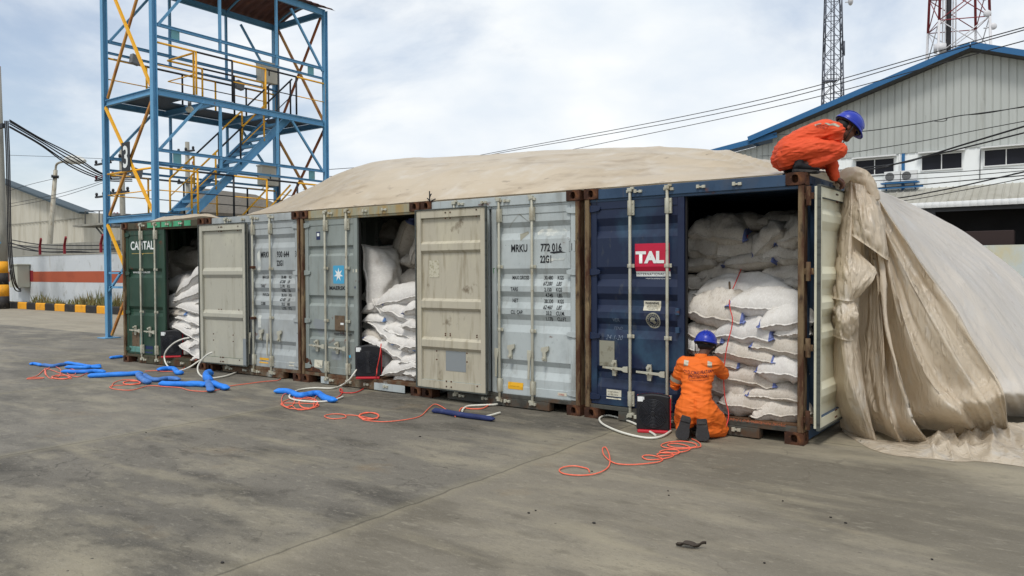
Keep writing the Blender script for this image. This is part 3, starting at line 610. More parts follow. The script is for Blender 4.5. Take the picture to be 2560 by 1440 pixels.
def sack_mesh(seed, ends=(0, 1), flat=.42, amp=1., ear=0):
    """pillow of woven cloth with a sewn rim; returns (body, bands) MBs"""
    rr = random.Random(seed); ox = rr.uniform(0, 60)
    nu, nv = 34, 20
    lop = [rr.uniform(-.10, .10) for _ in range(4)]
    def edge(a, b):
        x = a*SACK_L*(1-.075*(1-b*b)); y = b*SACK_D*(1-.08*(1-a*a))
        x += SACK_L*.5*lop[0]*b*abs(a); y += SACK_D*lop[1]*a*abs(b)
        # gathered corners
        q = (abs(a)*abs(b))**6; x *= 1-.05*q; y *= 1-.07*q
        zz = -SACK_H*.30+SACK_H*.35*lop[2]*a+SACK_H*.5*lop[3]*b*a+.020*nz(a*2.3+ox, b*2.1, 5)*amp
        return x, y, zz
    def P(a, b, side):
        x, y, z0 = edge(a, b)
        prof = max(0., (1-abs(a)**3.4)*(1-abs(b)**2.6))**.52
        lump = 1+.17*amp*nz(a*1.6+ox, b*1.5, 2)+.08*nz(a*4+ox, b*3.3, 9)
        h = SACK_H*(1.30 if side > 0 else .72)*prof*lump
        e = max(abs(a)**5, abs(b)**5)
        wr = (.0075*nz(a*17+ox, b*2.5, 3)*abs(b)**2+.0075*nz(a*2.5, b*13+ox, 7)*abs(a)**2)*amp*prof**.4
        wr += .010*amp*(1-abs(nz(a*3+b*2+ox, b*3-a*2, 4)))**6*prof
        return Vector((x, y, z0+side*h+side*wr))
    body = MB(); bands = []
    def ab(i, j): 
        a = -1+2*i/nu; b = -1+2*j/nv
        return math.copysign(abs(a)**.86, a), math.copysign(abs(b)**.82, b)
    lim0, lim1 = 2, nu-2
    def emit(mb, i0, i1):
        for side in (1, -1):
            vs = []; n = i1-i0
            for i in range(i0, i1+1):
                for j in range(nv+1): vs.append(P(*ab(i, j), side))
            fs = [(i*(nv+1)+j, (i+1)*(nv+1)+j, (i+1)*(nv+1)+j+1, i*(nv+1)+j+1) for i in range(n) for j in range(nv)]
            if side < 0: fs = [f[::-1] for f in fs]
            mb.add(vs, fs, True)
    def flange(mb, seq, wd):
        vs = []
        for k, (a, b) in enumerate(seq):
            p = P(a, b, 1); n = Vector((math.copysign(abs(a)**7, a), math.copysign(abs(b)**7, b), 0))
            n = n.normalized() if n.length > 1e-6 else Vector((0, 1, 0))
            o = wd*(1+.5*nz(a*7+ox, b*7, 1))
            q = p+n*o+Vector((0, 0, .35*o*nz(a*9+ox, b*9, 2)*2-.3*o))
            vs += [p+Vector((0,0,.003)), q+Vector((0,0,.0025)), q-Vector((0,0,.0025)), p-Vector((0,0,.003))]
        fs = []
        for k in range(len(seq)-1):
            for e in range(3): fs.append((4*k+e, 4*k+4+e, 4*k+5+e, 4*k+1+e))
        mb.add(vs, fs, True)
    s0 = lim0 if 0 in ends else 0; s1 = lim1 if 1 in ends else nu
    emit(body, s0, s1)
    for j in (0, nv): flange(body, [ab(i, j) for i in range(s0, s1+1)], .016)
    if 0 not in ends: flange(body, [ab(0, j) for j in range(nv+1)], .030)
    if 1 not in ends: flange(body, [ab(nu, j) for j in range(nv+1)], .030)
    for q, (i0, i1, ie) in enumerate(((0, lim0, 0), (lim1, nu, nu))):
        if q in ends:
            mb = MB(); emit(mb, i0, i1)
            for j in (0, nv): flange(mb, [ab(i, j) for i in range(i0, i1+1)], .016)
            flange(mb, [ab(ie, j) for j in range(nv+1)], .034); bands.append(mb)
    return body, bands
SACKS = {}
def sack_proto(v, kind):
    key = (v, kind)
    if key not in SACKS:
        ends = {0: (0, 1), 1: (1,), 2: (0,), 3: ()}[kind]
        body, bands = sack_mesh(v*7+kind, ends, amp=1+.35*(v % 3))
        SACKS[key] = (body.mesh('sack', True), [b.mesh('end_band', True) for b in bands])
    return SACKS[key]
def place_sack(px, py, w, h, y, tilt, kind, label, group, v, pitch=0, yaw=0, depth=.62, m=None, mb=None, roll=0):
    c = atY(px, py, y); W = (atY(px+w/2, py, y)-atY(px-w/2, py, y)).length; H = (atY(px, py-h/2, y)-atY(px, py+h/2, y)).length
    bm_, bands = sack_proto(v % 5, kind)
    o = bpy.data.objects.new('sack', bm_); COL.objects.link(o)
    if not bm_.materials: bm_.materials.append(None)
    o.material_slots[0].link = 'OBJECT'; o.material_slots[0].material = m or M_sack
    o.location = (c.x, y+depth*.5, c.z); o.rotation_euler = (R(pitch+roll), R(tilt), R(yaw))
    o.scale = (W/(2*SACK_L*.98), depth/(2*SACK_D), H/(SACK_H*1.90))
    tag(o, label, 'sack', group)
    for k, b in enumerate(bands):
        if not b.materials: b.materials.append(None)
        q = bpy.data.objects.new('end_band', b); COL.objects.link(q); q.parent = o
        q.material_slots[0].link = 'OBJECT'; q.material_slots[0].material = mb or M_band
    return o
# (zoom x, zoom y, w, h, depth behind the container front, tilt, kind, descriptor)
G5 = 'sacks stacked in the blue container'
L5 = [
 (330,268,300,90,1.75,0,3,'shadowed sack on the very top at the back of the blue container'),
 (560,250,240,80,1.8,2,3,'barely visible sack in the dark at top right of the blue container'),
 (232,308,280,132,1.25,6,1,'dim sack with broad blue end at upper left of the dark tier'),
 (165,402,180,150,1.2,12,3,'dim sack slumped against the left side below the topmost sack'),
 (335,395,250,130,1.3,-3,2,'dim sack behind the cable in the upper dark tier'),
 (496,345,200,125,1.15,-38,2,'dim sack standing askew with gathered blue corner in the dark tier'),
 (640,322,200,140,1.15,-14,2,'dim sack with folded blue corner at upper right of the dark tier'),
 (600,425,230,115,1.2,2,3,'dim flat sack against the right post in the dark tier'),
 (425,470,260,95,1.15,-4,0,'dim sack with flattened open mouth and two blue ends'),
 (140,480,170,75,1.1,-8,2,'small crumpled sack end at left of the dark tier'),
 (270,515,240,100,1.2,-3,3,'dim sack with pale seam behind the lower end of the cable'),
 (590,520,240,105,1.15,3,2,'dim sack with vertical creases below the flat sack at right'),
 (150,575,160,100,1.05,4,3,'grey sack against the left wall above the bright tier'),
 (640,590,150,80,1.0,8,2,'dim narrow sack at right edge just above the bright tier'),
 (360,560,170,60,1.2,0,3,'dim sack glimpsed behind the blue edged open sack'),
 (400,600,500,125,.62,3,1,'long sack with blue edged open mouth and twisted tip across the bright tier'),
 (140,665,150,110,.65,0,3,'pale sack wedged at the left edge behind the stamped sack'),
 (232,712,280,160,.22,7,1,'big plump sack with grimy stamp mark at top left of the bright pile'),
 (490,682,370,140,.28,2,0,'very bright sack with blue corners on top of the pile'),
 (590,745,270,130,.18,-9,2,'bright sack sagging to the right with blue left end'),
 (395,805,300,135,.20,2,1,'bright plain sack second below the top at centre'),
 (640,815,180,90,.22,-4,3,'tan sack under the sagging one at the right post'),
 (190,835,210,110,.24,8,1,'dusty sack behind the kneeling worker\'s helmet'),
 (560,890,270,135,.18,4,2,'dusty sack against the right post at mid height'),
 (382,932,300,125,.18,9,1,'dusty sack with long pale seam right of the helmet'),
 (572,1005,240,140,.12,2,2,'bright sack with frayed open flap at mid right'),
 (400,1035,290,115,.18,6,1,'tan speckled sack right of the worker\'s shoulder'),
 (285,972,150,90,.2,4,1,'small tan sack with blue end beside the worker\'s collar'),
 (315,1095,200,125,.18,11,1,'dusty sack with blue tip beside the worker\'s waist'),
 (562,1115,270,100,.16,0,2,'flat dusty sack third row from the sill at right'),
 (265,1190,130,120,.24,6,3,'grey sack end half hidden behind the worker\'s back'),
 (412,1182,290,150,.14,3,1,'creased sack with blue right end standing on the sill'),
 (575,1215,280,130,.14,-7,3,'bottom right sack with vertical creases next to the rusty casting'),
 (128,895,90,100,.2,6,2,'crumpled blue and white sack corner at the worker\'s left hand'),
 (140,990,150,110,.25,2,3,'sack mostly hidden behind the worker\'s left shoulder'),
 (150,1100,160,120,.25,0,3,'sack mostly hidden behind the worker\'s back at left'),
]
rs = random.Random(5)
for i, (x, y, w_, h_, dy, ti, kd, lb) in enumerate(L5):
    coarse = dy > .9 or i in (22, 23, 24, 26, 27, 28, 29, 31, 32, 17)
    place_sack(1660+x/2, 420+y/2, w_/2*1.04, h_/2*1.06, dy*(.72 if dy > .9 else 1), ti, kd, lb, G5, i*3+1, pitch=rs.uniform(-4, 8), yaw=rs.uniform(-6, 6), depth=.66 if dy < .9 else .8, m=M_sackg if coarse else M_sack)
G3 = 'sacks stacked in the grey green container'
L3 = [
 (505,285,230,130,1.9,4,3,'sack lost in the dark at top of the grey green container'),
 (640,420,350,190,1.15,-62,1,'tall tilted sack with a broad blue edge in the dark tier'),
 (765,372,200,125,.95,-60,1,'upended sack with pointed corner at upper right of the grey green container'),
 (750,492,160,100,1.05,4,3,'dim brownish sack below the upended one'),
 (735,595,190,110,.95,2,3,'dim sack just above the bright pile at right'),
 (610,640,180,80,1.0,3,3,'dark sack in the hollow right of the bulging one'),
 (482,605,300,175,.42,82,3,'huge bright bulging sack leaning on the left door edge'),
 (675,710,300,140,.35,-9,3,'bright sack with pointed left lip on top of the pile'),
 (490,785,150,90,.35,-14,1,'small sack with crumpled blue neck under the bulging one'),
 (585,838,195,105,.35,50,1,'sack hanging down with light blue tip at left of centre'),
 (690,835,240,120,.30,14,3,'creamy sack below the pointed one'),
 (770,800,150,110,.22,-14,2,'bright sack with torn flap at upper right of the pile'),
 (490,862,140,80,.3,0,1,'small sack with blue tip at the left edge'),
 (575,950,220,130,.26,28,1,'sack sloping down with blue seam at left of centre'),
 (690,938,210,110,.26,10,3,'sack with long rim at centre right'),
 (770,912,130,95,.2,2,3,'bright sack end at right edge at mid height'),
 (480,980,130,110,.3,4,3,'round tan sack above the fan'),
 (545,1045,200,80,.24,20,2,'sack with pale lip just above the fan'),
 (640,1098,210,130,.2,24,1,'sloping sack with blue tip right of the fan'),
 (690,1042,170,110,.2,12,1,'sack with light blue torn end at right of centre'),
 (760,1030,140,100,.16,-8,3,'bright sack end at right edge above the torn one'),
 (752,1130,150,90,.16,-6,3,'pale sack with open white flap near the bottom right'),
 (665,1190,230,120,.12,-12,3,'sack with jagged pale flap beside the fan on the sill'),
 (775,1235,130,100,.12,-3,3,'bottom right sack standing on the rusty sill'),
 (480,1070,140,70,.35,0,3,'sack mostly hidden behind the fan top'),
 (500,1160,180,130,.35,0,3,'sack hidden behind the fan'),
 (700,1250,130,60,.2,0,3,'flat bottom sack under the jagged flap'),
 (500,700,170,110,.62,0,3,'pale sack in the shade behind the bulging one'),
 (620,780,190,110,.62,4,3,'pale sack in the shade behind the pointed lip'),
 (520,910,190,110,.60,0,3,'pale sack in the shade at left behind the sloping one'),
 (640,1010,190,110,.58,0,3,'pale sack in the shade at the middle of the pile'),
 (740,1080,170,110,.5,0,3,'pale sack in the shade at right behind the torn one'),
 (600,1160,190,110,.5,0,3,'pale sack in the shade behind the blue tipped sloping one'),
]
for i, (x, y, w_, h_, dy, ti, kd, lb) in enumerate(L3):
    place_sack(740+x/2.667, 470+y/2.667, w_/2.667*1.06, h_/2.667*1.05, dy*.85, ti, kd, lb, G3, i*3+2, pitch=rs.uniform(-4, 8), yaw=rs.uniform(-6, 6), depth=.66 if dy < .9 else .8, m=M_sackg if dy > .9 or i in (16, 3) else M_sack, mb=M_bandl if i in (9, 12, 13, 19, 18) else M_band)
G1 = 'sacks stacked in the dark green container'
L1 = [
 (640,330,200,150,1.5,14,2,'dark sack at the top right of the dark green container'),
 (410,290,120,110,1.2,-30,3,'dark upended sack corner at top left of the dark green container'),
 (560,415,320,170,1.0,7,2,'dim sack with blue left end in the dark tier'),
 (412,480,185,100,.9,58,3,'dim sack slumped on the left door edge'),
 (500,530,180,110,1.05,0,3,'dim sack glimpsed under the blue ended one'),
 (640,530,160,90,1.0,0,3,'dim sack at right behind the bright curved one'),
 (450,625,190,140,.45,-8,3,'white sack behind the curved one on the left of the pile'),
 (575,595,260,140,.28,-24,1,'curved white sack with broad blue right end on top of the pile'),
 (595,680,250,130,.24,-14,1,'plump white sack with blue right end second from the top'),
 (470,752,190,120,.24,-10,0,'white sack with frayed blue and white left end'),
 (600,812,200,115,.22,9,1,'white sack with torn mouth and blue right end at mid height'),
 (465,862,180,85,.24,2,1,'flat grey sack under the frayed one'),
 (590,915,220,95,.2,9,1,'white sack with frilled rim below the torn mouth'),
 (485,955,190,110,.2,-4,2,'white sack with pale blue print above the fan'),
 (410,925,110,110,.3,0,2,'sack end at the left door edge above the fan'),
 (590,1025,240,110,.16,18,1,'white sloping sack right of the fan top'),
 (655,995,110,80,.15,-12,3,'small grey sack end at the right edge'),
 (645,1090,120,110,.14,-26,3,'upturned white sack at right near the bottom'),
 (600,1155,160,120,.12,22,1,'white sack with faint pink print beside the fan'),
 (660,1195,100,80,.1,-10,3,'bottom right sack on the sill of the dark green container'),
 (660,755,120,90,.3,-10,3,'white sack end at the right edge beside the second sack'),
 (470,1090,170,120,.4,0,3,'sack hidden behind the far fan'),
 (470,1180,170,90,.4,0,3,'bottom sack hidden behind the far fan'),
 (540,700,240,120,.62,0,3,'pale sack in the shade behind the plump one'),
 (520,830,240,120,.6,0,3,'pale sack in the shade behind the torn mouth'),
 (540,960,240,120,.56,0,3,'pale sack in the shade behind the frilled rim'),
 (600,1090,220,120,.5,0,3,'pale sack in the shade behind the sloping one'),
]
for i, (x, y, w_, h_, dy, ti, kd, lb) in enumerate(L1):
    place_sack(290+x/3.273, 520+y/3.273, w_/3.273*1.06, h_/3.273*1.05, dy*.85-.06, ti, kd, lb, G1, i*3, pitch=rs.uniform(-4, 8), yaw=rs.uniform(-6, 6), depth=.66 if dy < .9 else .8, m=M_sackg if i in (11, 2, 3) else M_sack, mb=M_bandl if i > 8 else M_band)
# ============================================================ FUMIGATION SHEET (tarpaulin)
M_sheet = mat('dusty_plastic_sheet', (202, 186, 160), .34, 0, [((186, 170, 144), (1.2, 1.6, 1.6), .46, .66, .6, 8), ((214, 206, 192), (2.5, 2.5, 2), .52, .68, .6, 8), ((158, 138, 110), (1.2, 3, 3), .56, .70, .65, 9), ((112, 92, 70), (4, 6, 6), .65, .71, .45, 8), ((84, 68, 52), (3.4, 11, 11), .735, .75, .8, 3)],
              [((.3, 1.6, 1.6), .14, .06, 2, .5, 1), ((.8, 6, 5), .2, .03, 3, .8, 1), ((14, 30, 14), .2, .008, 4)], 31, .5, .2)
M_sheetc = mat('crumpled_plastic_sheet', (224, 211, 190), .3, 0, [((206, 190, 166), (2, 2, 1.2), .48, .66, .6, 8), ((230, 226, 218), (5, 5, 2), .54, .66, .55, 8), ((166, 151, 132), (4, 4, 4), .64, .74, .5, 9), ((96, 80, 62), (11, 11, 11), .70, .75, .6)],
               [((5, 5, 1.3), .75, .05, 5, .6, 1), ((15, 15, 4), .65, .03, 5, 1.2, 1), ((60, 60, 14), .35, .01, 5, .8)], 32, .5, .40)
M_sheetp = mat('pale_plastic_sheet', (214, 206, 194), .38, 0, [((206, 201, 194), (1.5, 1.5, 1.2), .46, .66, .6, 8), ((220, 218, 214), (3, 3, 1), .54, .7, .5), ((166, 154, 140), (5, 5, 4), .64, .74, .5, 8)],
               [((3, 3, .9), .45, .04, 5, .6, 1), ((10, 10, 3), .35, .02, 5, 1.0, 1), ((50, 50, 14), .25, .008, 5)], 33, .5, .25)
tarp = thing('fumigation_sheet', 'huge beige plastic sheet bulging over the containers and spilling to the ground at right', 'tarpaulin', (0, 3, 0))
def tput(mb, name, m, thick=.004):
    o = mb.build(name, m, tarp); o.location = (0, -3, 0)
    return o
RX = [(-13.2,2.50),(-12.4,2.60),(-11.99,2.70),(-11.2,2.95),(-10.4,3.32),(-9.6,3.58),(-9.0,3.69),(-8.14,3.75),(-6.6,3.67),(-5,3.56),(-3.9,3.53),(-3.05,3.43),(-2.4,3.37),(-1.95,3.31),(-1.5,3.22),(-1.12,3.08),(-.6,2.88),(.02,2.72),(.4,2.66)]
def interp(T, x):
    if x <= T[0][0]: return T[0][1]
    for (a, b), (c, d) in zip(T, T[1:]):
        if x <= c: return b+(d-b)*(x-a)/(c-a)
    return T[-1][1]
def ridge(x): return sum(interp(RX, x+d) for d in (-.5, -.25, 0, .25, .5))/5
def front_y(x):
    return .10+.03*nz(x*1.7, 3)+(.30*sstep(-11.0, -9.7, x)*(1-sstep(-9.6, -8.9, x)) if x < -8 else 0)
def roof_pt(i, j):
    x = -12.25+12.33*i; yf = front_y(x); y = yf+(6.25-yf)*(j**1.25)
    top = ridge(x); fr = max(0, (y-yf)/(3.0-yf))
    if fr < 1: z = 2.600+(top-2.600)*math.sin(fr*math.pi/2)**lerp(3.4, .85, sstep(-11.3, -6.5, x))
    else: z = 2.60+(top-2.60)*max(0., math.cos((fr-1)/(6.25-3.0)*(3.0-yf)*math.pi/2))**.7
    if x < -9.7: z += .12*sstep(-12.2, -11.7, x)*(1-sstep(-10.5, -9.85, x))*math.exp(-((y-.42)/.22)**2)*(1+.25*nz(x*3, y*3))
    k = sstep(0, .25, fr)
    z += k*(.035*nz(x*.5, y*.7, 1)+.006*nz(x*2.6, y*2.6, 2)+.018*(1-abs(nz(x*.45+y*.5, y*1.7-x*.12, 6)))**9)
    # pulled creases running to the worker's corner
    dx, dy = x-.15, y-.55; a = math.atan2(dy, -dx); r = math.hypot(dx, dy)
    z += .055*k*max(0, math.sin(a*26+2.2*nz(a*3, r*.6)))**2*math.exp(-((r-1.6)/1.5)**2)
    # tension creases up from the front edge
    z += .014*k*(1-sstep(.1, .8, fr))*nz(x*5.5+.8*y, y*.6, 8)
    z = max(z, 2.598+.004*k)
    if x > -.25: z -= .55*sstep(-.25, .12, x)**2*sstep(.9, 1.4, y)
    return Vector((x, y, z))
b = MB(); b.grid(roof_pt, 260, 60); tput(b, 'roof_sheet', M_sheet)
# --- the drop beside the near container: lines from gather to ground (pixel x, pixel y, depth)
def gp(px, py): return G(px, py, .006)
LN = {
 'A': [(2114,458,7.86),(2094,520,7.92),(2079,600,7.92),(2070,700,7.87),(2067,800,7.82),(2071,900,7.78),(2083,1000,7.8),(2102,1070,0)],
 'B': [(2124,442,7.78),(2118,520,7.66),(2106,620,7.55),(2100,720,7.46),(2101,800,7.42),(2108,900,7.36),(2126,1000,7.32),(2158,1094,0)],
 'B2': [(2130,442,7.74),(2136,520,7.60),(2134,620,7.50),(2130,720,7.40),(2128,800,7.40),(2135,900,7.32),(2152,1000,7.26),(2180,1100,0)],
 'C': [(2136,446,7.80),(2148,540,7.68),(2160,640,7.64),(2152,730,7.58),(2148,820,7.58),(2156,920,7.52),(2172,1020,7.40),(2192,1100,0)],
 'C2': [(2136,448,7.9),(2146,540,7.86),(2156,640,7.86),(2146,730,7.85),(2142,820,7.84),(2150,920,7.8),(2166,1010,7.7),(2188,1078,0)],
 'D0': [(2139,448,7.84),(2156,560,7.78),(2172,660,7.72),(2176,760,7.68),(2178,880,7.62),(2186,990,7.52),(2204,1050,7.45),(2222,1090,0)],
 'D': [(2140,450,7.78),(2166,560,7.66),(2192,660,7.54),(2201,760,7.46),(2209,880,7.38),(2213,990,7.30),(2230,1056,7.2),(2250,1106,0)],
 'D2': [(2144,452,7.86),(2168,560,7.8),(2192,660,7.72),(2202,760,7.66),(2212,880,7.56),(2222,990,7.46),(2242,1056,7.36),(2266,1100,0)],
 'E': [(2150,455,7.78),(2180,560,7.62),(2205,680,7.46),(2216,810,7.34),(2243,912,7.24),(2273,1008,7.14),(2296,1069,7.05),(2322,1104,0)],
 'F': [(2152,458,7.95),(2178,560,7.9),(2200,680,7.85),(2208,810,7.82),(2232,912,7.76),(2258,1000,7.66),(2280,1044,7.58),(2308,1072,0)],
 'G': [(2160,460,7.82),(2200,590,7.66),(2226,680,7.50),(2252,790,7.36),(2291,900,7.20),(2332,975,7.1),(2386,1036,6.96),(2440,1094,0)],
 'G2': [(2163,462,7.86),(2208,590,7.7),(2240,680,7.56),(2274,790,7.42),(2320,890,7.28),(2366,965,7.18),(2416,1024,7.02),(2462,1088,0)],
 'H': [(2170,465,7.82),(2226,600,7.55),(2275,700,7.38),(2330,800,7.22),(2386,896,7.07),(2432,968,6.98),(2466,1024,6.86),(2490,1086,0)],
 'H2': [(2174,467,7.88),(2236,594,7.66),(2290,688,7.5),(2350,782,7.34),(2408,878,7.2),(2458,950,7.1),(2490,1010,6.92),(2512,1082,0)],
 'I': [(2180,470,7.86),(2248,572,7.64),(2322,676,7.46),(2384,760,7.32),(2439,856,7.18),(2492,941,7.06),(2515,1000,6.92),(2524,1080,0)],
 'J': [(2182,480,8.2),(2244,578,8.3),(2314,684,8.3),(2374,768,8.22),(2428,860,8.1),(2478,945,8.0),(2500,992,7.9),(2512,1040,0)],
 'K': [(2196,486,8.6),(2276,560,8.9),(2372,650,8.9),(2450,740,8.7),(2520,840,8.5),(2580,930,8.3),(2612,990,8.1),(2630,1040,0)],
 'K2': [(2186,482,9.0),(2276,540,9.8),(2386,614,10.0),(2480,692,9.9),(2560,780,9.7),(2640,880,9.4),(2690,960,9.1),(2720,1020,0)],
 'M': [(2176,466,9.3),(2273,509,10.4),(2398,570,11.0),(2498,640,11.0),(2576,704,10.9),(2660,790,10.7),(2730,880,10.5),(2790,960,0)],
 'N': [(2176,476,9.7),(2270,520,11.2),(2390,592,11.8),(2490,664,11.9),(2570,740,11.8),(2650,830,11.6),(2720,900,11.3),(2780,940,0)],
}
def line3(v):
    r = [atD(x, y, z) if z else gp(x, y) for x, y, z in v]; return r
def loft(lines, nv, nu, crease=0., seed=0, sgn=1):
    rows = [catmull(line3(l), nv) for l in lines]; out = MB(); m = len(rows[0])
    cols = [catmull([r[k] for r in rows], nu) for k in range(m)]; W = len(cols[0])
    P = [[cols[k][i] for k in range(m)] for i in range(W)]
    Q = []
    for i in range(W):
        q = []
        for k in range(m):
            du = P[min(i+1, W-1)][k]-P[max(i-1, 0)][k]; dv = P[i][min(k+1, m-1)]-P[i][max(k-1, 0)]
            n = du.cross(dv); n = n.normalized() if n.length > 1e-9 else Vector((0,0,1))
            v = k/(m-1); u = i/nu
            f = crease*(nz(u*2.6+seed, v*2.2, 1)*.9+(1-abs(nz(u*4.2+seed, v*3.0, 4)))**5*1.0+nz(u*7+seed, v*6, 2)*.35+.22*nz(u*15+seed, v*3.5, 6)+.25*(1-abs(nz(u*9+seed, v*2.2+u, 11)))**7)*sstep(0, .12, v)*(1-sstep(.93, 1, v))
            q.append(P[i][k]+n*f)
            if q[-1].z < .004: q[-1].z = .004
        Q.append(q)
    out.add([p for q in Q for p in q], [(i*m+k, (i+1)*m+k, (i+1)*m+k+1, i*m+k+1) for i in range(W-1) for k in range(m-1)], True)
    return out
tput(loft([LN[k] for k in ('A','B','B2','C','C2','D0','D','D2','E','F','G','G2','H','H2','I','J')], 12, 8, .024, 3), 'draped_folds', M_sheetc)
tput(loft([LN[k] for k in ('J','K','K2','M','N')], 9, 16, .030, 9), 'inflated_flank', M_sheetp)
# flap bunched over the folds under the hand
flap = [[(2116,462,7.80),(2112,500,7.80),(2110,545,7.78),(2107,572,7.72)], [(2136,458,7.68),(2138,500,7.55),(2138,560,7.48),(2140,596,7.46)], [(2160,464,7.66),(2168,510,7.48),(2176,575,7.38),(2178,622,7.40)],
        [(2178,474,7.72),(2196,520,7.54),(2212,590,7.42),(2214,648,7.40)], [(2186,480,7.84),(2210,530,7.76),(2226,590,7.70),(2222,650,7.55)]]
tput(loft(flap, 10, 12, .030, 21), 'bunched_flap', M_sheetc)
flap2 = [[(2090,585,7.86),(2080,640,7.80),(2074,700,7.72),(2076,745,7.6)], [(2112,590,7.66),(2112,640,7.48),(2112,700,7.38),(2112,752,7.36)], [(2142,626,7.54),(2150,660,7.40),(2146,710,7.32),(2132,752,7.38)], [(2178,660,7.46),(2196,676,7.40),(2180,700,7.36),(2140,748,7.44)]]
tput(loft(flap2, 10, 12, .026, 35), 'bunched_flap', M_sheetc)
flap3 = [[(2070,770,7.84),(2068,800,7.80),(2072,835,7.74)], [(2096,756,7.46),(2096,800,7.30),(2098,846,7.36)], [(2128,750,7.40),(2138,790,7.28),(2128,852,7.36)], [(2146,752,7.50),(2150,800,7.44),(2138,840,7.50)]]
tput(loft(flap3, 12, 12, .030, 47), 'bunched_flap', M_sheetc)
# roll under the worker's hand
roll = catmull([atD(2098,462,7.80), atD(2104,446,7.76), atD(2124,436,7.74), atD(2150,440,7.72), atD(2168,458,7.70), atD(2180,480,7.68), atD(2188,502,7.66)], 10)
b = MB(); n = 26; vs = []
for i, p in enumerate(roll):
    t = i/(len(roll)-1); d = (roll[min(i+1, len(roll)-1)]-roll[max(i-1, 0)]).normalized(); u = d.cross(Vector((.585, -.81, 0))).normalized(); v = d.cross(u)
    rad = lerp(.055, .075, math.sin(t*math.pi))*(1-.25*t)
    for k in range(n):
        a = 2*math.pi*k/n; rr_ = rad*(1+.35*nz(a*1.6+math.cos(a)*2, t*5)+.22*(1-abs(nz(math.cos(a)*5, t*2.4, math.sin(a)*5)))**4)
        vs.append(p+u*math.cos(a)*rr_+v*math.sin(a)*rr_)
L_ = len(roll); b.add(vs, [(i*n+k, i*n+(k+1) % n, (i+1)*n+(k+1) % n, (i+1)*n+k) for i in range(L_-1) for k in range(n)]+[tuple(range(n)), tuple(range((L_-1)*n, L_*n))], True)
o = b.build('rolled_edge', M_sheetc, tarp); o.location = (0, -3, 0)
# hem lying on the concrete
inn = [(2102,1066),(2150,1092),(2192,1100),(2240,1104),(2290,1106),(2326,1100),(2370,1090),(2420,1088),(2470,1078),(2524,1070),(2600,1056),(2680,1054)]
outr = [(2106,1078),(2152,1110),(2200,1131),(2250,1141),(2300,1146),(2350,1150),(2390,1155),(2440,1154),(2500,1160),(2560,1168),(2640,1180),(2720,1190)]
ci = catmull([G(*p) for p in inn], 16); co = catmull([G(*p) for p in outr], 16); W = len(ci)
def hem(i, j):
    k = i*(W-1); a = int(min(k, W-2)); t = k-a
    p = ci[a].lerp(ci[a+1], t); q = co[a].lerp(co[a+1], t); r = p.lerp(q, j)
    w_ = (q-p).length; x = k*.05
    amp = .035+.085*sstep(.35, .5, i)+.02*sstep(.5, .9, i)
    fold = .85*(1-abs(nz(x*.75+3, j*2.6+.9*nz(x*.6, 4), 5)))**3+.55*(1-abs(nz(x*1.5-j*.9, j*1.8, 9)))**4+.18*nz(x*2.6, j*4, 2)
    if i < .42: fold = .8*max(0., math.sin(math.pi*j))**.7+.25*nz(x*2, j*3)
    z = max(.004, amp*fold*(max(0., math.sin(math.pi*min(1, j*1.02)))**.55)*min(1, .35+w_))
    return Vector((r.x+.02*nz(x*2, j*3, 7), r.y+.02*nz(x*2, j*3, 8), z))
b = MB(); b.grid(hem, 220, 34); tput(b, 'crumpled_hem', M_sheetc)
# ============================================================ BLUE STEEL TOWER
T_bl = mat('blue_steel_paint', (96, 152, 190), .5, 0, [((104, 162, 196), (2, 2, 1.2), .5, .68, .5), ((58, 108, 148), (4, 4, 2), .55, .72, .5), ((128, 96, 70), (7, 7, 5), .68, .74, .7)], [(30, .08, .006)], 41)
T_ye = mat('yellow_rail_paint', (238, 176, 40), .5, 0, [((206, 140, 44), (5, 5, 3), .55, .7, .6), ((140, 92, 50), (9, 9, 6), .68, .75, .6)], None, 42)
T_br = mat('rusty_yellow_brace', (196, 142, 66), .65, 0, [((150, 90, 48), (3, 3, 2), .46, .62, .8)], None, 43)
T_rb = mat('rust_brown_brace', (150, 84, 44), .7, 0, [((112, 60, 36), (4, 4, 2), .5, .66, .7)], None, 44)
T_bk = mat('black_rail_paint', (34, 36, 40), .5, 0, [((64, 62, 60), (8, 8, 8), .62, .74, .5)], None, 45)
T_deck = mat('chequer_grating', (62, 78, 92), .6, .3, [((40, 50, 60), 60, .5, .6, .7)], [(90, .4, .01)], 46)
T_roof = mat('rusty_roof_sheet', (98, 62, 54), .7, .1, [((62, 40, 36), (1.5, 6, 1), .46, .64, .8), ((140, 92, 70), (3, 8, 2), .58, .72, .5)], [((2, 40, 2), .5, .03)], 47)
T_cab = mat('beige_cabinet_paint', (206, 200, 182), .5, 0, [((180, 172, 152), (3, 3, 1), .55, .72, .5)], None, 48)
T_teal = mat('teal_sheet', (98, 150, 158), .6, 0, [((120, 132, 110), (6, 6, 4), .55, .7, .6)], None, 49)
T_lamp = mat('lamp_glass', (226, 224, 206), .2)
M_grey = mat('grey_fitting', (118, 120, 122), .5, .2)
TX0, TX1, TY0, TY1 = -17.72, -15.42, 2.29, 7.45
tow = thing('access_tower', 'tall blue steel stair tower with yellow and black railings behind the green container', 'tower', ((TX0+TX1)/2, (TY0+TY1)/2, 0))
def tb(mb, name, m, parent=tow, bev=0):
    o = mb.build(name, m, parent, bev)
    if parent is tow: o.matrix_parent_inverse = Matrix.Translation(-tow.location)
    return o
D1, D2, RF = 3.10, 6.05, 9.05
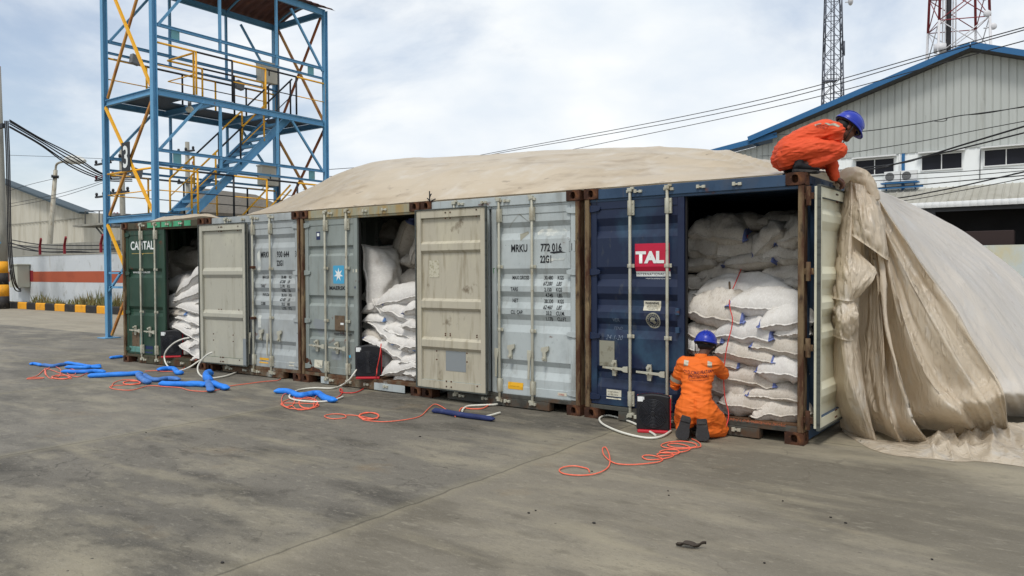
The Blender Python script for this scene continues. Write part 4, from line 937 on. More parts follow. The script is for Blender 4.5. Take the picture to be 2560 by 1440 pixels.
for x in (TX0, TX1):
    for y in (TY0, TY1):
        b = MB(); b.ibeam((x, y, .02), (x, y, RF+.15), .125, .125, .014, (0, 1, 0)); b.box((x-.2, y-.2, .004), (x+.2, y+.2, .024)); tb(b, 'column', T_bl)
for z in (D1, D2):
    for p, q in (((TX0, TY0), (TX1, TY0)), ((TX1, TY0), (TX1, TY1)), ((TX1, TY1), (TX0, TY1)), ((TX0, TY1), (TX0, TY0)), ((TX0, 3.9), (TX1, 3.9)), ((TX0, 5.6), (TX1, 5.6))):
        b = MB(); a = Vector((*p, z-.115)); c = Vector((*q, z-.115)); d = (c-a).normalized()*.09
        b.ibeam(a+d, c-d, .09, .15, .014); tb(b, 'floor_beam', T_bl)
    b = MB(); b.box((TX0+.05, TY0+.05, z-.036), (TX1-.05, 3.42, z)) if z == D2 else b.box((TX0+.05, TY0+.05, z-.036), (TX1-.05, TY1-.05, z))
    if z == D2:
        b.box((TX0+.05, 3.42, z-.036), (-16.72, TY1-.05, z)); b.box((-16.72, 6.35, z-.036), (TX1-.05, TY1-.05, z)); b.box((-15.56, 3.42, z-.036), (TX1-.05, 6.35, z))
    tb(b, 'deck_plate', T_deck)
for x in (TX0, TX1):
    for z in (7.52, 7.24, 4.57, 4.27):
        b = MB(); b.ibeam((x, TY0+.09, z), (x, TY1-.09, z), .06, .075 if z in (7.52, 4.57) else .055, .01); tb(b, 'side_beam', T_bl)
    for y, z0, z1 in ((4.05, 7.26, RF), (5.77, 7.26, RF), (4.03, 4.29, 5.9), (5.77, 4.29, 5.9)):
        b = MB(); b.beam((x, y, z0), (x, y, z1), .06); tb(b, 'stud', T_bl)
    for p, q in (((2.40, 7.50), (3.50, 8.95)), ((7.36, 7.45), (6.26, 8.95)), ((2.38, 4.55), (3.58, 5.93)), ((7.34, 4.55), (6.22, 5.90))):
        b = MB(); b.beam((x, *p), (x, *q), .055); tb(b, 'knee_brace', T_bl)
for y, z0, z1 in ((TY0, 1.30, 1.30), (TY0, 1.66, 1.66)):
    b = MB(); b.beam((TX0+.09, y, z0), (TX1-.09, y, z1), .05); tb(b, 'low_tie', T_bl)
b = MB(); b.beam((TX0+.05, TY0, 1.2), (TX1-.3, TY0, 2.7), .05); tb(b, 'low_tie', T_bl)
# crossed braces on the two short sides
for y, m1, m2 in ((TY0, T_ye, T_br), (TY1, T_br, T_rb)):
    for z0, z1 in ((.08, D1-.22), (D1+.02, D2-.22), (D2+.02, RF+.2)):
        b = MB(); b.beam((TX0+.08, y-.03, z1), (TX1-.08, y-.03, z0), .07, .05, (0, 1, 0)); tb(b, 'cross_brace', m1)
        b = MB(); b.beam((TX0+.08, y+.03, z0), (TX1-.08, y+.03, z1), .06, .05, (0, 1, 0)); tb(b, 'cross_brace', m2)
# railings: alternate yellow and black bays
def rail(p, q, z, n, first=0, mid=True):
    p, q = Vector(p), Vector(q)
    for i in range(n):
        a = p.lerp(q, i/n); c = p.lerp(q, (i+1)/n); m = T_ye if (i+first) % 2 == 0 else T_bk
        b = MB(); b.tube([(a.x, a.y, z+1.05), (c.x, c.y, z+1.05)], .026, 8); b.tube([(c.x, c.y, z+1.05), (c.x, c.y, z)], .026, 8)
        if mid: b.tube([(a.x, a.y, z+.52), (c.x, c.y, z+.52)], .014, 6)
        tb(b, 'railing', m)
for z in (D1, D2):
    rail((TX1, TY0+.08), (TX1, TY1-.02), z, 5); rail((TX0, TY0+.08), (TX0, TY1-.02), z, 5, 0)
    rail((TX0+.08, TY0), (TX1-.08, TY0), z, 1, 0) if z == D1 else None
rail((-16.72, 3.40), (-16.72, 6.30), D2, 3, 0); rail((-16.72, 3.40), (-15.56, 3.40), D2, 1, 0)
# stairs
sx0, sx1 = -16.62, -15.64
S0, S1 = Vector((0, 3.35, 3.12)), Vector((0, 6.30, 5.98))
for x in (sx0, sx1):
    b = MB(); b.ibeam((x, S0.y-.1, S0.z-.1), (x, S1.y, S1.z-.02), .07, .20, .02, (0, 0, 1)); tb(b, 'stair_stringer', T_bl)
for k in range(12):
    t = (k+.8)/12.6; p = S0.lerp(S1, t); b = MB(); b.box((sx0+.05, p.y-.13, p.z-.03), (sx1-.05, p.y+.13, p.z)); b.box((sx0+.05, p.y-.13, p.z-.07), (sx1-.05, p.y-.11, p.z-.03)); tb(b, 'stair_tread', T_bl)
for x in (sx0, sx1):
    for k in range(4):
        a = S0.lerp(S1, k/4); c = S0.lerp(S1, (k+1)/4+(.05 if k == 3 else 0)); m = T_ye if k % 2 == 0 else T_bk; b = MB()
        b.tube([(x, a.y, a.z+.95), (x, c.y, c.z+.95)], .024, 8); b.tube([(x, a.y, a.z+.5), (x, c.y, c.z+.5)], .013, 6); b.tube([(x, c.y-.06, c.z-.05), (x, c.y-.06, c.z+.90)], .024, 8); tb(b, 'stair_handrail', m)
    b = MB(); a = S0; b.tube([(x, a.y, a.z), (x, a.y, a.z+.95)], .026, 8); tb(b, 'stair_handrail', T_ye)
# lower flight seen through the deck rails
for x in (sx0, sx1):
    b = MB(); b.ibeam((x, 7.2, D1-.05), (x, 4.6, .4), .06, .18, .02); tb(b, 'stair_stringer', T_bl)
    for yb in (TY1-.3, 6.35):
        b = MB(); b.tube([(x, yb, D1+1.0), (x, yb-1.0, D1+.02)], .026, 8); tb(b, 'stair_handrail', T_ye)
# roof
b = MB(); n = 10
def roofp(i, j):
    x = TX0-.18+(TX1-TX0+.36)*i; y = TY0-.2+(TY1-TY0+.45)*j
    return Vector((x, y, RF+.20+.34*math.sin(math.pi*i)+.018*math.sin(y*26)))
b.grid(roofp, 14, 130); ro = tb(b, 'roof', T_roof); sm = ro.modifiers.new('gauge', 'SOLIDIFY'); sm.thickness = .006
for p, q in (((TX0, TY0), (TX1, TY0)), ((TX1, TY0), (TX1, TY1)), ((TX1, TY1), (TX0, TY1)), ((TX0, TY1), (TX0, TY0))):
    b = MB(); b.ibeam((*p, RF+.09), (*q, RF+.09), .07, .17, .014); tb(b, 'roof_beam', T_bl)
for y in (TY0, 4.0, 5.8, TY1):
    b = MB(); b.tube([(lerp(TX0, TX1, i/10), y, RF+.14+.32*math.sin(math.pi*i/10)) for i in range(11)], .03, 6); tb(b, 'roof_rib', T_bl)
# fittings
for z in (D2+1.32, D1+1.18):
    b = MB(); b.box((TX0-.02, 6.78, z), (TX0+.24, 7.36, z+.56)); b.box((TX0-.04, 6.75, z+.56), (TX0+.29, 7.39, z+.60)); b.tube([(TX0+.1, 6.9, z), (TX0+.1, 6.9, z-.1), (TX0, 6.85, z-.14)], .02, 6)
    cb = tb(b, 'control_cabinet', T_cab, bev=.008); b = MB(); b.box((TX0+.24, 7.04, z+.2), (TX0+.256, 7.07, z+.34)); o = b.build('lock', M_dark, cb)
for y, z0, z1 in ((2.85, 7.29, 7.50), (6.93, 7.26, 7.48), (2.85, 4.30, 4.55), (6.93, 4.29, 4.54)):
    b = MB(); b.box((TX1-.012, y-.10, z0-.02), (TX1+.012, y+.10, z1)); tb(b, 'junction_plate', T_teal)
for y, z in ((3.0, 7.18), (6.1, 7.12), (3.0, 4.25)):
    b = MB(); b.prism([(-.12, -.10), (.10, -.14), (.14, .08), (-.08, .14)], lambda a, c, d: (TX0+.05+d, y+a, z+c), 0, .16); b.beam((TX0, y, z), (TX0+.1, y, z), .04); tb(b, 'floodlight', M_grey, bev=.008)
b = MB(); b.sphere((-16.0, 3.55, D2-.26), (.10, .10, .085), 14, 8); lo = tb(b, 'bulkhead_lamp', T_lamp)
b = MB(); b.tube([(-16.0, 3.55, D2-.22), (-16.0, 3.55, D2-.03)], .045, 8); tb(b, 'bulkhead_lamp_base', M_grey)
for x, z in ((TX0+.07, 7.17), (TX1-.01, 7.18), (TX0+.07, 4.20)):
    b = MB(); b.tube([(x, TY0+.2, z-.07), (x, TY1-.3, z-.07)], .013, 6); tb(b, 'conduit', M_grey)
b = MB(); b.tube([(TX0+.14, TY1+.02, .1), (TX0+.14, TY1+.02, 9)], .03, 8); tb(b, 'conduit', M_grey)
b = MB(); b.box((-16.76, TY0-.10, 4.14), (-16.38, TY0-.085, 4.84)); sg = tb(b, 'number_board', T_bk)
me = text_mesh('3', .74, .76, 'CENTER', .012)
for v in me.vertices: v.co = Vector((-16.57+v.co.x, TY0-.103, 4.235+v.co.y))
o = put('digit', me, M_white, sg)
# ============================================================ LEFT BACKGROUND
B_wall = mat('whitewashed_wall', (196, 202, 206), .8, 0, [((172, 178, 180), (.7, .7, .5), .46, .66, .7, 8), ((150, 140, 118), (3, 3, .5), .58, .74, .55, 8), ((128, 128, 116), (2, 2, 2), .62, .74, .6, 8), ((214, 218, 220), (1.4, 1.4, 1), .55, .7, .5)], [(6, .1, .02)], 51)
B_band = mat('brick_orange_band', (170, 84, 56), .75, 0, [((146, 70, 48), (1, 1, 1), .5, .68, .7)], None, 52)
B_red = mat('dark_red_notice', (132, 34, 44), .7)
B_conc = mat('grey_concrete', (150, 148, 138), .85, 0, [((120, 116, 104), (2, 2, .6), .5, .68, .7, 8), ((176, 172, 158), (5, 5, 2), .54, .7, .5)], [(20, .15, .01)], 53)
B_shed = mat('faded_corrugated_sheet', (196, 192, 178), .6, .1, [((172, 166, 148), (1.5, 1.5, .15), .48, .66, .7), ((178, 132, 72), (1.1, 1.1, .35), .66, .72, .65), ((150, 142, 122), (3, 3, .3), .56, .72, .5)], None, 54)
B_roofd = mat('dark_teal_roof_edge', (52, 68, 76), .6)
B_yel = mat('yellow_kerb_paint', (226, 158, 30), .7, 0, [((182, 130, 50), 4, .52, .68, .7), ((130, 110, 80), 9, .62, .74, .6)], [(20, .15, .01)], 55)
B_blk = mat('black_kerb_paint', (38, 36, 36), .7, 0, [((80, 74, 66), 4, .56, .7, .7)], [(20, .15, .01)], 56)
B_wire = mat('black_cable', (30, 30, 33), .6)
B_metal = mat('weathered_pole_metal', (168, 164, 150), .6, .3, [((128, 112, 88), (4, 4, 2), .5, .68, .7)], None, 57)
# wall
wall = thing('boundary_wall', 'long whitewashed wall with a brick orange band behind the striped kerb', 'wall', (-45, 9.6, 0))
def wp(mb, nm, m, bev=0):
    o = mb.build(nm, m, wall, bev); o.matrix_parent_inverse = Matrix.Translation(-wall.location); return o
b = MB(); b.box((-90, 9.5, 0), (-12, 9.72, 2.5)); wp(b, 'wall_face', B_wall)
b = MB(); b.box((-90, 9.493, 1.22), (-12, 9.502, 1.73)); wp(b, 'painted_band', B_band)
b = MB(); b.box((-41.6, 9.486, 1.25), (-39.75, 9.494, 1.78)); nb = wp(b, 'notice_board', B_red)
for i, tx in enumerate(('DANGER', 'KEEP OUT')):
    me = text_mesh(tx, .2, 1, 'CENTER')
    for v in me.vertices: v.co = Vector((-40.9+v.co.x, 9.484, 1.55-.24*i+v.co.y))
    put('lettering', me, M_white, nb)
b = MB(); b.box((-90, 9.48, 2.5), (-12, 9.74, 2.56)); wp(b, 'coping', B_conc)
for x in (-39.2, -36.6, -33.1, -30.5, -28, -25.5):
    b = MB(); b.beam((x, 9.6, 2.5), (x, 9.6, 3.0), .09); b.beam((x, 9.6, 2.98), (x+.5, 9.45, 3.34), .09); wp(b, 'wire_bracket', B_red)
w2 = thing('rear_wall', 'plain grey concrete wall standing just beyond the whitewashed one', 'wall', (-50, 13, 0)); MB().box((-110, 13, 0), (-20, 13.2, 3.35)).build('wall_face', B_conc, w2).matrix_parent_inverse = Matrix.Translation(-w2.location)
# striped kerb: every block a block
kx = -44.0; i = 0
first = None
while kx < -17.5:
    L0 = .92
    b = MB(); b.prism([(0, 0), (.24, 0), (.24, .30), (.03, .32), (0, .27)], lambda a, c, d: (kx+d, 7.88+a, c), 0.006, L0)
    yel = i % 2 == 1
    o = b.build('kerb_block', B_yel if yel else B_blk, None, .012)
    tag(o, ('yellow' if yel else 'black')+' painted kerb block, number %d from the striped pole' % (i+1), 'kerb block', 'striped kerb blocks')
    kx += L0+.012; i += 1
KB = [o for o in COL.objects if o.name.startswith('kerb_block')]
ordn = ['nearest the big pole', 'second from the big pole', 'third from the big pole', 'fourth from the big pole', 'fifth from the big pole', 'sixth from the big pole', 'seventh from the big pole', 'eighth from the big pole']
vis = [o for o in KB if o.data.vertices[0].co.x > -37.6]
for k, o in enumerate(KB):
    yel = o.data.materials[0] is B_yel; c = 'yellow' if yel else 'black'; j = vis.index(o) if o in vis else None
    if j is None: o['label'] = c+' painted kerb block left of the big striped pole'
    elif o.data.vertices[0].co.x < -27: o['label'] = c+' painted kerb block, place %d to the right of the big striped pole' % (j+1)
    else: o['label'] = c+' painted kerb block hidden behind the containers'
# grass tufts
rg = random.Random(4); b = MB()
for k in range(2600):
    x = rg.uniform(-38, -17); y = rg.uniform(8.15, 9.45)
    d = .5+.9*nz(x*.7, y*1.2, 3)+.2*sstep(-36, -31, x)
    if rg.random() > d: continue
    h = rg.uniform(.15, .75)*d; a = rg.uniform(0, 6.28); w_ = rg.uniform(.012, .03); l = rg.uniform(-.2, .2)*h; z0 = .20
    p = Vector((x, y, z0)); q = Vector((x+l+math.cos(a)*.1*h, y+math.sin(a)*.12, z0+h)); s = Vector((math.cos(a)*w_, math.sin(a)*w_, 0))
    b.add([p-s, p+s, (p+q)/2+s*.8+Vector((0,0,.05*h)), q, (p+q)/2-s*.8+Vector((0,0,.05*h))], [(0,1,2,3,4)])
tag(b.build('dry_grass', mat('dry_grass_blades', (112, 112, 70), .8, 0, [((140, 120, 76), 3, .45, .6, .8), ((78, 96, 52), 2, .5, .62, .7)], None, 58), fix=False), 'scrubby dry grass growing along the foot of the wall', 'grass', None, 'stuff')
v = MB(); v.box((-60, 8.12, 0), (-14, 9.5, .20)); tag(v.build('verge', mat('verge_soil', (120, 112, 92), .9, 0, [((92, 86, 66), 2, .45, .65, .7)], None, 59)), 'raised soil verge between kerb and wall', None, None, 'structure')
# big pole at the left edge
pole = thing('concrete_pole', 'large pale concrete pole with black and yellow painted foot at the left edge', 'pole', (-38.0, 7.5, 0))
b0 = Vector((-38.0, 7.5, 0)); tp = Vector((-38.42, 7.56, 11.3))
def pz(z): return b0.lerp(tp, z/11.3)
def pr(z): return lerp(.245, .175, z/11.3)
def pp(mb, nm, m):
    o = mb.build(nm, m, pole); o.matrix_parent_inverse = Matrix.Translation(-pole.location); return o
b = MB(); b.tube([pz(z) for z in (2.2, 4, 6, 8, 11.3)], [pr(z) for z in (2.2, 4, 6, 8, 11.3)], 24); pp(b, 'shaft', B_conc)
for z0, z1, m_ in ((0, .58, B_blk), (.58, 1.12, B_yel), (1.12, 1.66, B_blk), (1.66, 2.2, B_yel)):
    b = MB(); b.tube([pz(z0), pz(z1)], [pr(z0)+.006, pr(z1)+.006], 24); pp(b, 'painted_ring', m_)
b = MB(); b.box((-38.7, 7.2, 3.02), (-37.62, 7.3, 3.10)); pp(b, 'blue_bracket', T_bl)
b = MB(); b.beam((-38.6, 7.2, 8.35), (-36.9, 7.25, 8.33), .14, .2); pp(b, 'cable_bracket', T_bk)
# hanging cables
def cable(pts, r, label, group, name='cable', n=10, m=None):
    b = MB(); b.tube(catmull(pts, n), r, 6); o = b.build(name, m or B_wire); return tag(o, label, 'cable', group)
for k, (px0, pxm, sag) in enumerate(((16, 24, 0), (20, 28, 1), (12, 20, 2))):
    cable([atY(px0, 302, 7.2), atY(px0+4, 400, 7.2), atY(pxm, 600, 7.2), atY(pxm+8, 690, 7.4), atY(pxm+18, 718+sag*3, 8.2), atY(52, 722+sag*3, 9.2)], .028, ('left', 'middle', 'rightmost')[k]+' of the black cables dropping from the pole bracket to the grey cabinet', 'cables dropping down the pole', 'drop_cable')
for k, (y0, y1, ym) in enumerate(((300, 430, 386), (304, 432, 393), (309, 436, 402), (316, 440, 412), (318, 444, 418))):
    cable([atY(24, y0, 7.2), atY(100, lerp(y0, y1, .30)+6, 8.8), atY(180, ym, 10.4), atY(262, y1+6, 12.0), atY(330, y1+9, 14)], .030, ('topmost', 'second', 'third', 'fourth', 'lowest')[k]+' of the black cables sagging from the pole bracket toward the distant pole', 'cables between the poles', 'span_cable')
for k, (a, c) in enumerate((((20, 608), (300, 622)), ((30, 600), (300, 612)), ((24, 616), (300, 632)), ((24, 606), (290, 640)))):
    cable([atY(*a, 10.5), atY(100, (a[1]+c[1])/2+5, 10.8), atY(200, (a[1]+c[1])/2+9-k, 11), atY(*c, 11)], .028, ('topmost', 'second', 'third', 'lowest')[k]+' of the dark wires strung just above the white wall', 'wires above the wall', 'wall_wire')
for k, (a, mid, c) in enumerate((((22, 388), (140, 392), (262, 397)), ((20, 478), (72, 462), (130, 448)), ((22, 510), (150, 484), (258, 452)), ((24, 517), (150, 492), (258, 457)))):
    cable([atY(*a, 11), atY(*mid, 11.5), atY(*c, 12)], .012, ('thin wire level with the street lamp head', 'thin wire rising to the leaning lamp post', 'thin wire crossing in front of the shed, upper of the pair', 'thin wire crossing in front of the shed, lower of the pair')[k], 'thin wires before the shed', 'thin_wire')
# cabinet on the wall
cab = thing('electric_cabinet', 'light grey electric cabinet on the wall beside the pole', 'cabinet', (-40.6, 9.3, 1.3))
def cp(mb, nm, m, par=None):
    o = mb.build(nm, m, par or cab, .01)
    if par is None: o.matrix_parent_inverse = Matrix.Translation(-cab.location)
    return o
B_cab = mat('grey_green_cabinet', (170, 172, 158), .5); B_cab2 = mat('dark_grey_panel', (128, 130, 122), .5)
b = MB(); b.box((-40.95, 8.9, .95), (-40.05, 9.46, 2.05)); b.box((-41.05, 8.85, 2.05), (-39.98, 9.48, 2.11)); cp(b, 'housing', B_cab)
b = MB(); b.box((-40.96, 8.88, 1.32), (-40.62, 8.90, 2.02)); dp = cp(b, 'meter_panel', B_cab2)
for z in (1.8, 1.6): 
    for x in (-40.87, -40.72): b = MB(); b.box((x-.04, 8.872, z), (x+.04, 8.882, z+.1)); cp(b, 'meter_window', M_white if z > 1.7 else M_dark, dp)
b = MB(); b.box((-41.4, 9.1, 1.0), (-40.97, 9.46, 1.45)); cp(b, 'side_box', B_cab2)
# shed
shed = thing('corrugated_shed', 'pale corrugated shed with a sloping dark roof edge beyond the wall', 'shed', (-80, 26, 0))
def sp_(mb, nm, m, par=None):
    o = mb.build(nm, m, par or shed); o.matrix_parent_inverse = Matrix.Translation(-shed.location); return o
x0, x1 = -110, -69.95; zr = lambda x: 7.14+(-69.95-x)*.2337
b = MB(); xs = []; x = x1
k = 0
while x > -95: xs.append((x, 0 if k % 4 < 2 else .10)); x -= .28 if k % 2 else .1; k += 1
vs = []
for x, d in xs: vs += [(x, 26-d, 0), (x, 26-d, zr(x))]
b.add(vs, [(2*i, 2*i+1, 2*i+3, 2*i+2) for i in range(len(xs)-1)]); b.add([(x1, 26, 0), (x1, 60, 0), (x1, 60, 7.1), (x1, 26, 7.1)], [(0,1,2,3)]); sp_(b, 'wall_sheet', B_shed)
b = MB(); b.beam((x1+1.2, 25.5, zr(x1+1.2)+.1), (-98, 25.5, zr(-98)+.1), .8, .16); b.add([(x1+1.2, 25.2, zr(x1+1.2)+.2), (-98, 25.2, zr(-98)+.2), (-98, 26.6, zr(-98)+.2), (x1+1.2, 26.6, zr(x1+1.2)+.2)], [(0,1,2,3)]); sp_(b, 'roof', B_roofd)
b = MB(); b.box((-98, 25.86, 6.55), (x1, 25.885, 6.63)); sp_(b, 'girt', B_conc)
# lean lamp post
lamp = thing('street_lamp', 'leaning street lamp with a curved arm in front of the pale shed', 'street lamp', (-67.5, 22, 0))
def lp(mb, nm, m):
    o = mb.build(nm, m, lamp); o.matrix_parent_inverse = Matrix.Translation(-lamp.location); return o
a0, a1 = atY(122, 640, 22), atY(139, 425, 22); dn = (a0-a1)*.5
b = MB(); b.tube([a0+dn, a0, a1], [.26, .22, .16], 10); lp(b, 'post', B_metal)
b = MB(); b.tube(catmull([a1, atY(141, 412, 22), atY(150, 406, 22), atY(168, 403, 22)], 6), .09, 8); lp(b, 'arm', B_metal)
b = MB(); hd = [atY(164, 403, 22), atY(176, 399, 22), atY(195, 400, 22), atY(212, 403, 22)]; b.tube(catmull(hd, 6), [.12+.26*math.sin(math.pi*min(1, i/18*.9+.08)) for i in range(19)], 10); lp(b, 'lamp_head', mat('pale_lamp_head', (198, 198, 190), .4))
b = MB(); b.tube([a1.lerp(a0, .06), a1.lerp(a0, .09)], .3, 8); lp(b, 'wire_clamp', T_bk)
# utility poles and transformer platform
for nm, (xt, yt), xb, lb in (('a', (262, 383), 262, 'concrete utility pole with red insulators left of the tower leg'), ('b', (304, 370), 304, 'taller concrete utility pole seen inside the tower frame'), ('c', (468, 355), 468, 'grey utility pole behind the tower stairs')):
    Yp = 12.0 if nm != 'c' else 16.0
    t0 = atY(xt, yt, Yp); ut = thing('utility_pole', lb, 'pole', (t0.x, Yp, 0), 0, 'utility poles beyond the wall')
    MB().tube([(0, 0, 0), (0, 0, t0.z)], [.16, .11], 12).build('shaft', B_conc, ut)
    for k, dz in enumerate((.55, 1.35, 2.2)):
        b = MB(); b.beam((-.7, -.15, t0.z-dz), (.9, -.15, t0.z-dz), .09); b.build('cross_arm', T_bk, ut)
        for xx in (-.6, .1, .8): b = MB(); b.tube([(xx, -.15, t0.z-dz+.04), (xx, -.15, t0.z-dz+.13), (xx, -.15, t0.z-dz+.22)], [.04, .075, .05], 8); b.build('insulator', B_red if k == 1 else T_bk, ut)
pf = thing('transformer_platform', 'steel transformer platform fixed between the distant poles', 'platform', (-38.5, 12, 4))
def pq(mb, nm, m):
    o = mb.build(nm, m, pf); o.matrix_parent_inverse = Matrix.Translation(-pf.location); return o
c0, c1 = atY(212, 566, 12), atY(300, 572, 12)
b = MB(); b.box((c0.x, 11.4, c0.z-.06), (c1.x, 12.6, c0.z+.04)); pq(b, 'deck', B_conc)
b = MB(); b.tube([atY(213, 566, 12), atY(213, 527, 12), atY(256, 527, 12), atY(248, 527, 12), atY(248, 566, 12)], .03, 6); pq(b, 'guard_rail', M_grey)
for s in (240, 250): b = MB(); b.beam(atY(s, 568, 12), atY(s+20, 592, 12), .06); pq(b, 'brace', M_grey)
b = MB(); p = atY(290, 568, 12); b.box((p.x-.6, 11.6, p.z), (p.x+.7, 12.4, p.z+.65)); pq(b, 'transformer', M_grey)
for k in range(3): b = MB(); p = atY(278+8*k, 556, 12); b.tube([p, p+Vector((0,0,.2)), p+Vector((0,0,.5))], [.08, .1, .04], 8); pq(b, 'bushing', B_red)
# grey roofed house behind the tower
M_tile = mat('grey_tile_roof', (98, 92, 82), .85, 0, [((70, 66, 58), (3, 3, 6), .5, .65, .7)], [((2, 2, 30), .4, .03)], 60)
hs = thing('tiled_house', 'low grey tiled house glimpsed behind the tower railings', 'house', (-30, 20, 0))
def hp(mb, nm, m, par=None):
    o = mb.build(nm, m, par or hs); o.matrix_parent_inverse = Matrix.Translation(-hs.location); return o
r0, r1, e0, e1, e2 = atY(500, 478, 24), atY(640, 496, 24), atY(430, 535, 20), atY(590, 545, 18), atY(760, 550, 18)
b = MB(); b.add([r0, r1, e2, e1, e0], [(0, 4, 3), (0, 3, 1), (1, 3, 2)]); o = hp(b, 'roof', M_tile); s_ = o.modifiers.new('thickness', 'SOLIDIFY'); s_.thickness = .25
b = MB(); b.box((e0.x, 21, 0), (e2.x+2, 27, e1.z-.1)); hp(b, 'wall', B_wall)
r2 = atY(610, 494, 21); b = MB(); b.add([r2, atY(660, 520, 19), atY(640, 548, 18.2), atY(570, 540, 19)], [(0, 1, 2, 3)]); o = hp(b, 'porch_roof', M_tile); s_ = o.modifiers.new('thickness', 'SOLIDIFY'); s_.thickness = .2
b = MB(); b.beam(e1+Vector((0,-.1,-.2)), e2+Vector((0,-.1,-.2)), .1, .35); hp(b, 'fascia', M_white)
for k, (a, c) in enumerate((((240, 560), (560, 548)), ((330, 545), (560, 540)))): pass
for k, (a, mid, c) in enumerate((((818, 424), (890, 419), (960, 414)), ((818, 441), (850, 440), (905, 438)), ((700, 486), (740, 488), (790, 476)))):
    cable([atD(*a, 40), atD(*mid, 42), atD(*c, 45)], .018, ('upper thin wire between tower and sheet mound', 'lower thin wire between tower and sheet mound', 'thin wire just above the left end of the mound')[k], 'thin wires right of the tower', 'thin_wire')
# ============================================================ RIGHT BACKGROUND
W_corr = mat('grey_corrugated_cladding', (178, 182, 178), .55, .1, [((156, 160, 156), (.6, .6, .10), .45, .66, .7), ((134, 132, 120), (2.2, 2.2, .25), .58, .74, .5), ((120, 122, 118), (5, 5, 1), .64, .76, .5), ((192, 196, 192), (1.3, 1.3, .1), .55, .7, .5)], None, 61)
W_white = mat('white_rendered_wall', (234, 238, 238), .8, 0, [((208, 212, 210), (.6, .6, .3), .5, .68, .7), ((168, 166, 152), (2, 2, .3), .62, .76, .5)], None, 62)
W_blue = mat('blue_roof_trim', (40, 98, 146), .5, 0, [((34, 92, 140), (1.5, 1.5, 1.5), .52, .7, .6)], None, 63)
W_dark = mat('dark_grey_steel', (64, 66, 70), .7)  # one even dark grey for roof planes, awning posts and beam
W_glass = mat('tinted_window_glass', (20, 21, 29), .45, 0, [((32, 34, 44), (.4, .4, .8), .45, .65, .6)], None, 64, .25)
W_frame = mat('white_window_frame', (214, 216, 216), .5)
W_awn = mat('grey_awning_sheet', (168, 166, 156), .6, .1, [((146, 142, 128), (1, 1, 1), .5, .68, .6), ((188, 186, 178), (3, .5, 1), .55, .7, .5)], None, 65)
W_awne = mat('pale_awning_edge', (222, 224, 224), .5)
W_shade = mat('painted_awning_shade', (34, 34, 36), .9, 0, [((24, 24, 26), (.3, .3, .3), .5, .6, .6)])  # near-black colour stands in for the gloom under the awning
wh = thing('warehouse', 'large grey corrugated warehouse with blue roof edges and white lower wall', 'warehouse', (-4, 35, 0))
def wq(mb, nm, m, par=None, bev=0):
    o = mb.build(nm, m, par or wh, bev)
    if par is None: o.matrix_parent_inverse = Matrix.Translation(-wh.location)
    return o
AX, AZ, SL, SRt = -1.65, 12.0, .317, .36
rz_ = lambda x: AZ-(AX-x)*SL if x < AX else AZ-(x-AX)*SRt
WY = 35.0
def cladding(x0, x1, zb, top, y, step=.32):
    b = MB(); x = x0; pr_ = []
    while x < x1: pr_ += [(x, 0), (x+step*.80, 0), (x+step*.86, .035), (x+step*.94, .035)]; x += step
    pr_.append((x1, 0)); vs = []
    for x, d in pr_: vs += [(x, y+d, zb), (x, y+d, top(min(x, x1)))]
    b.add(vs, [(2*i, 2*i+2, 2*i+3, 2*i+1) for i in range(len(pr_)-1)]); return b
wq(cladding(-11.0, 9, 7.42, lambda x: rz_(x)-.06, WY-.06), 'gable_cladding', W_corr)
wq(cladding(-24, -11.0, 5.5, lambda x: 8.62+(x+11)*.16, WY-.02), 'lean_to_cladding', W_corr)
b = MB(); b.box((-24, WY, 0), (9, WY+.3, 7.44)); wq(b, 'lower_wall', W_white)
# roof planes and blue barge boards
for (xa, xb) in ((-12.1, AX), (AX, 9)):
    za, zb = rz_(xa), rz_(xb); b = MB(); b.add([(xa, WY-.75, za+.10), (xb, WY-.75, zb+.10), (xb, WY+30, zb+.10), (xa, WY+30, za+.10), (xa, WY-.75, za), (xb, WY-.75, zb), (xb, WY+30, zb), (xa, WY+30, za)], [(0,1,2,3),(7,6,5,4),(0,4,5,1),(3,2,6,7),(0,3,7,4)]); wq(b, 'roof_plane', W_dark)
    b = MB(); b.beam((xa-.0, WY-.78, za+.12), (xb, WY-.78, zb+.12), .06, .27); wq(b, 'barge_board', W_blue)
b = MB(); b.beam((-12.1, WY-.7, rz_(-12.1)+.06), (-12.1, WY+30, rz_(-12.1)+.06), .10, .3); wq(b, 'barge_board', W_blue)
b = MB(); b.beam((-24, WY-.6, 8.85+(-24+11)*.16), (-10.6, WY-.6, 8.85+.4*.16), .06, .28); b.add([(-24, WY-.6, 6.77), (-10.9, WY-.6, 8.87), (-10.9, WY+1, 8.87), (-24, WY+1, 6.77)], [(0,1,2,3)]); wq(b, 'barge_board', W_blue)
# windows
for x0, x1, z0, z1 in ((-9.9, -8.1, 6.48, 7.22), (-6.74, -4.98, 6.48, 7.22), (-3.72, -2.03, 6.50, 7.22), (-1.09, .62, 6.50, 7.22), (1.6, 3.3, 6.5, 7.22)):
    b = MB(); t = .055
    b.box((x0-t, WY-.06, z0-t), (x1+t, WY-.0, z0)); b.box((x0-t, WY-.06, z1), (x1+t, WY, z1+t)); b.box((x0-t, WY-.06, z0), (x0, WY, z1)); b.box((x1, WY-.06, z0), (x1+t, WY, z1)); b.box(((x0+x1)/2-.02, WY-.05, z0), ((x0+x1)/2+.02, WY, z1))
    w_ = wq(b, 'window', W_frame); b = MB(); b.box((x0, WY-.02, z0), (x1, WY-.004, z1)); wq(b, 'pane', W_glass, w_)
    b = MB(); b.box((x0-.15, WY-.35, z1+.085), (x1+.15, WY, z1+.15)); wq(b, 'sunshade', W_frame, w_)
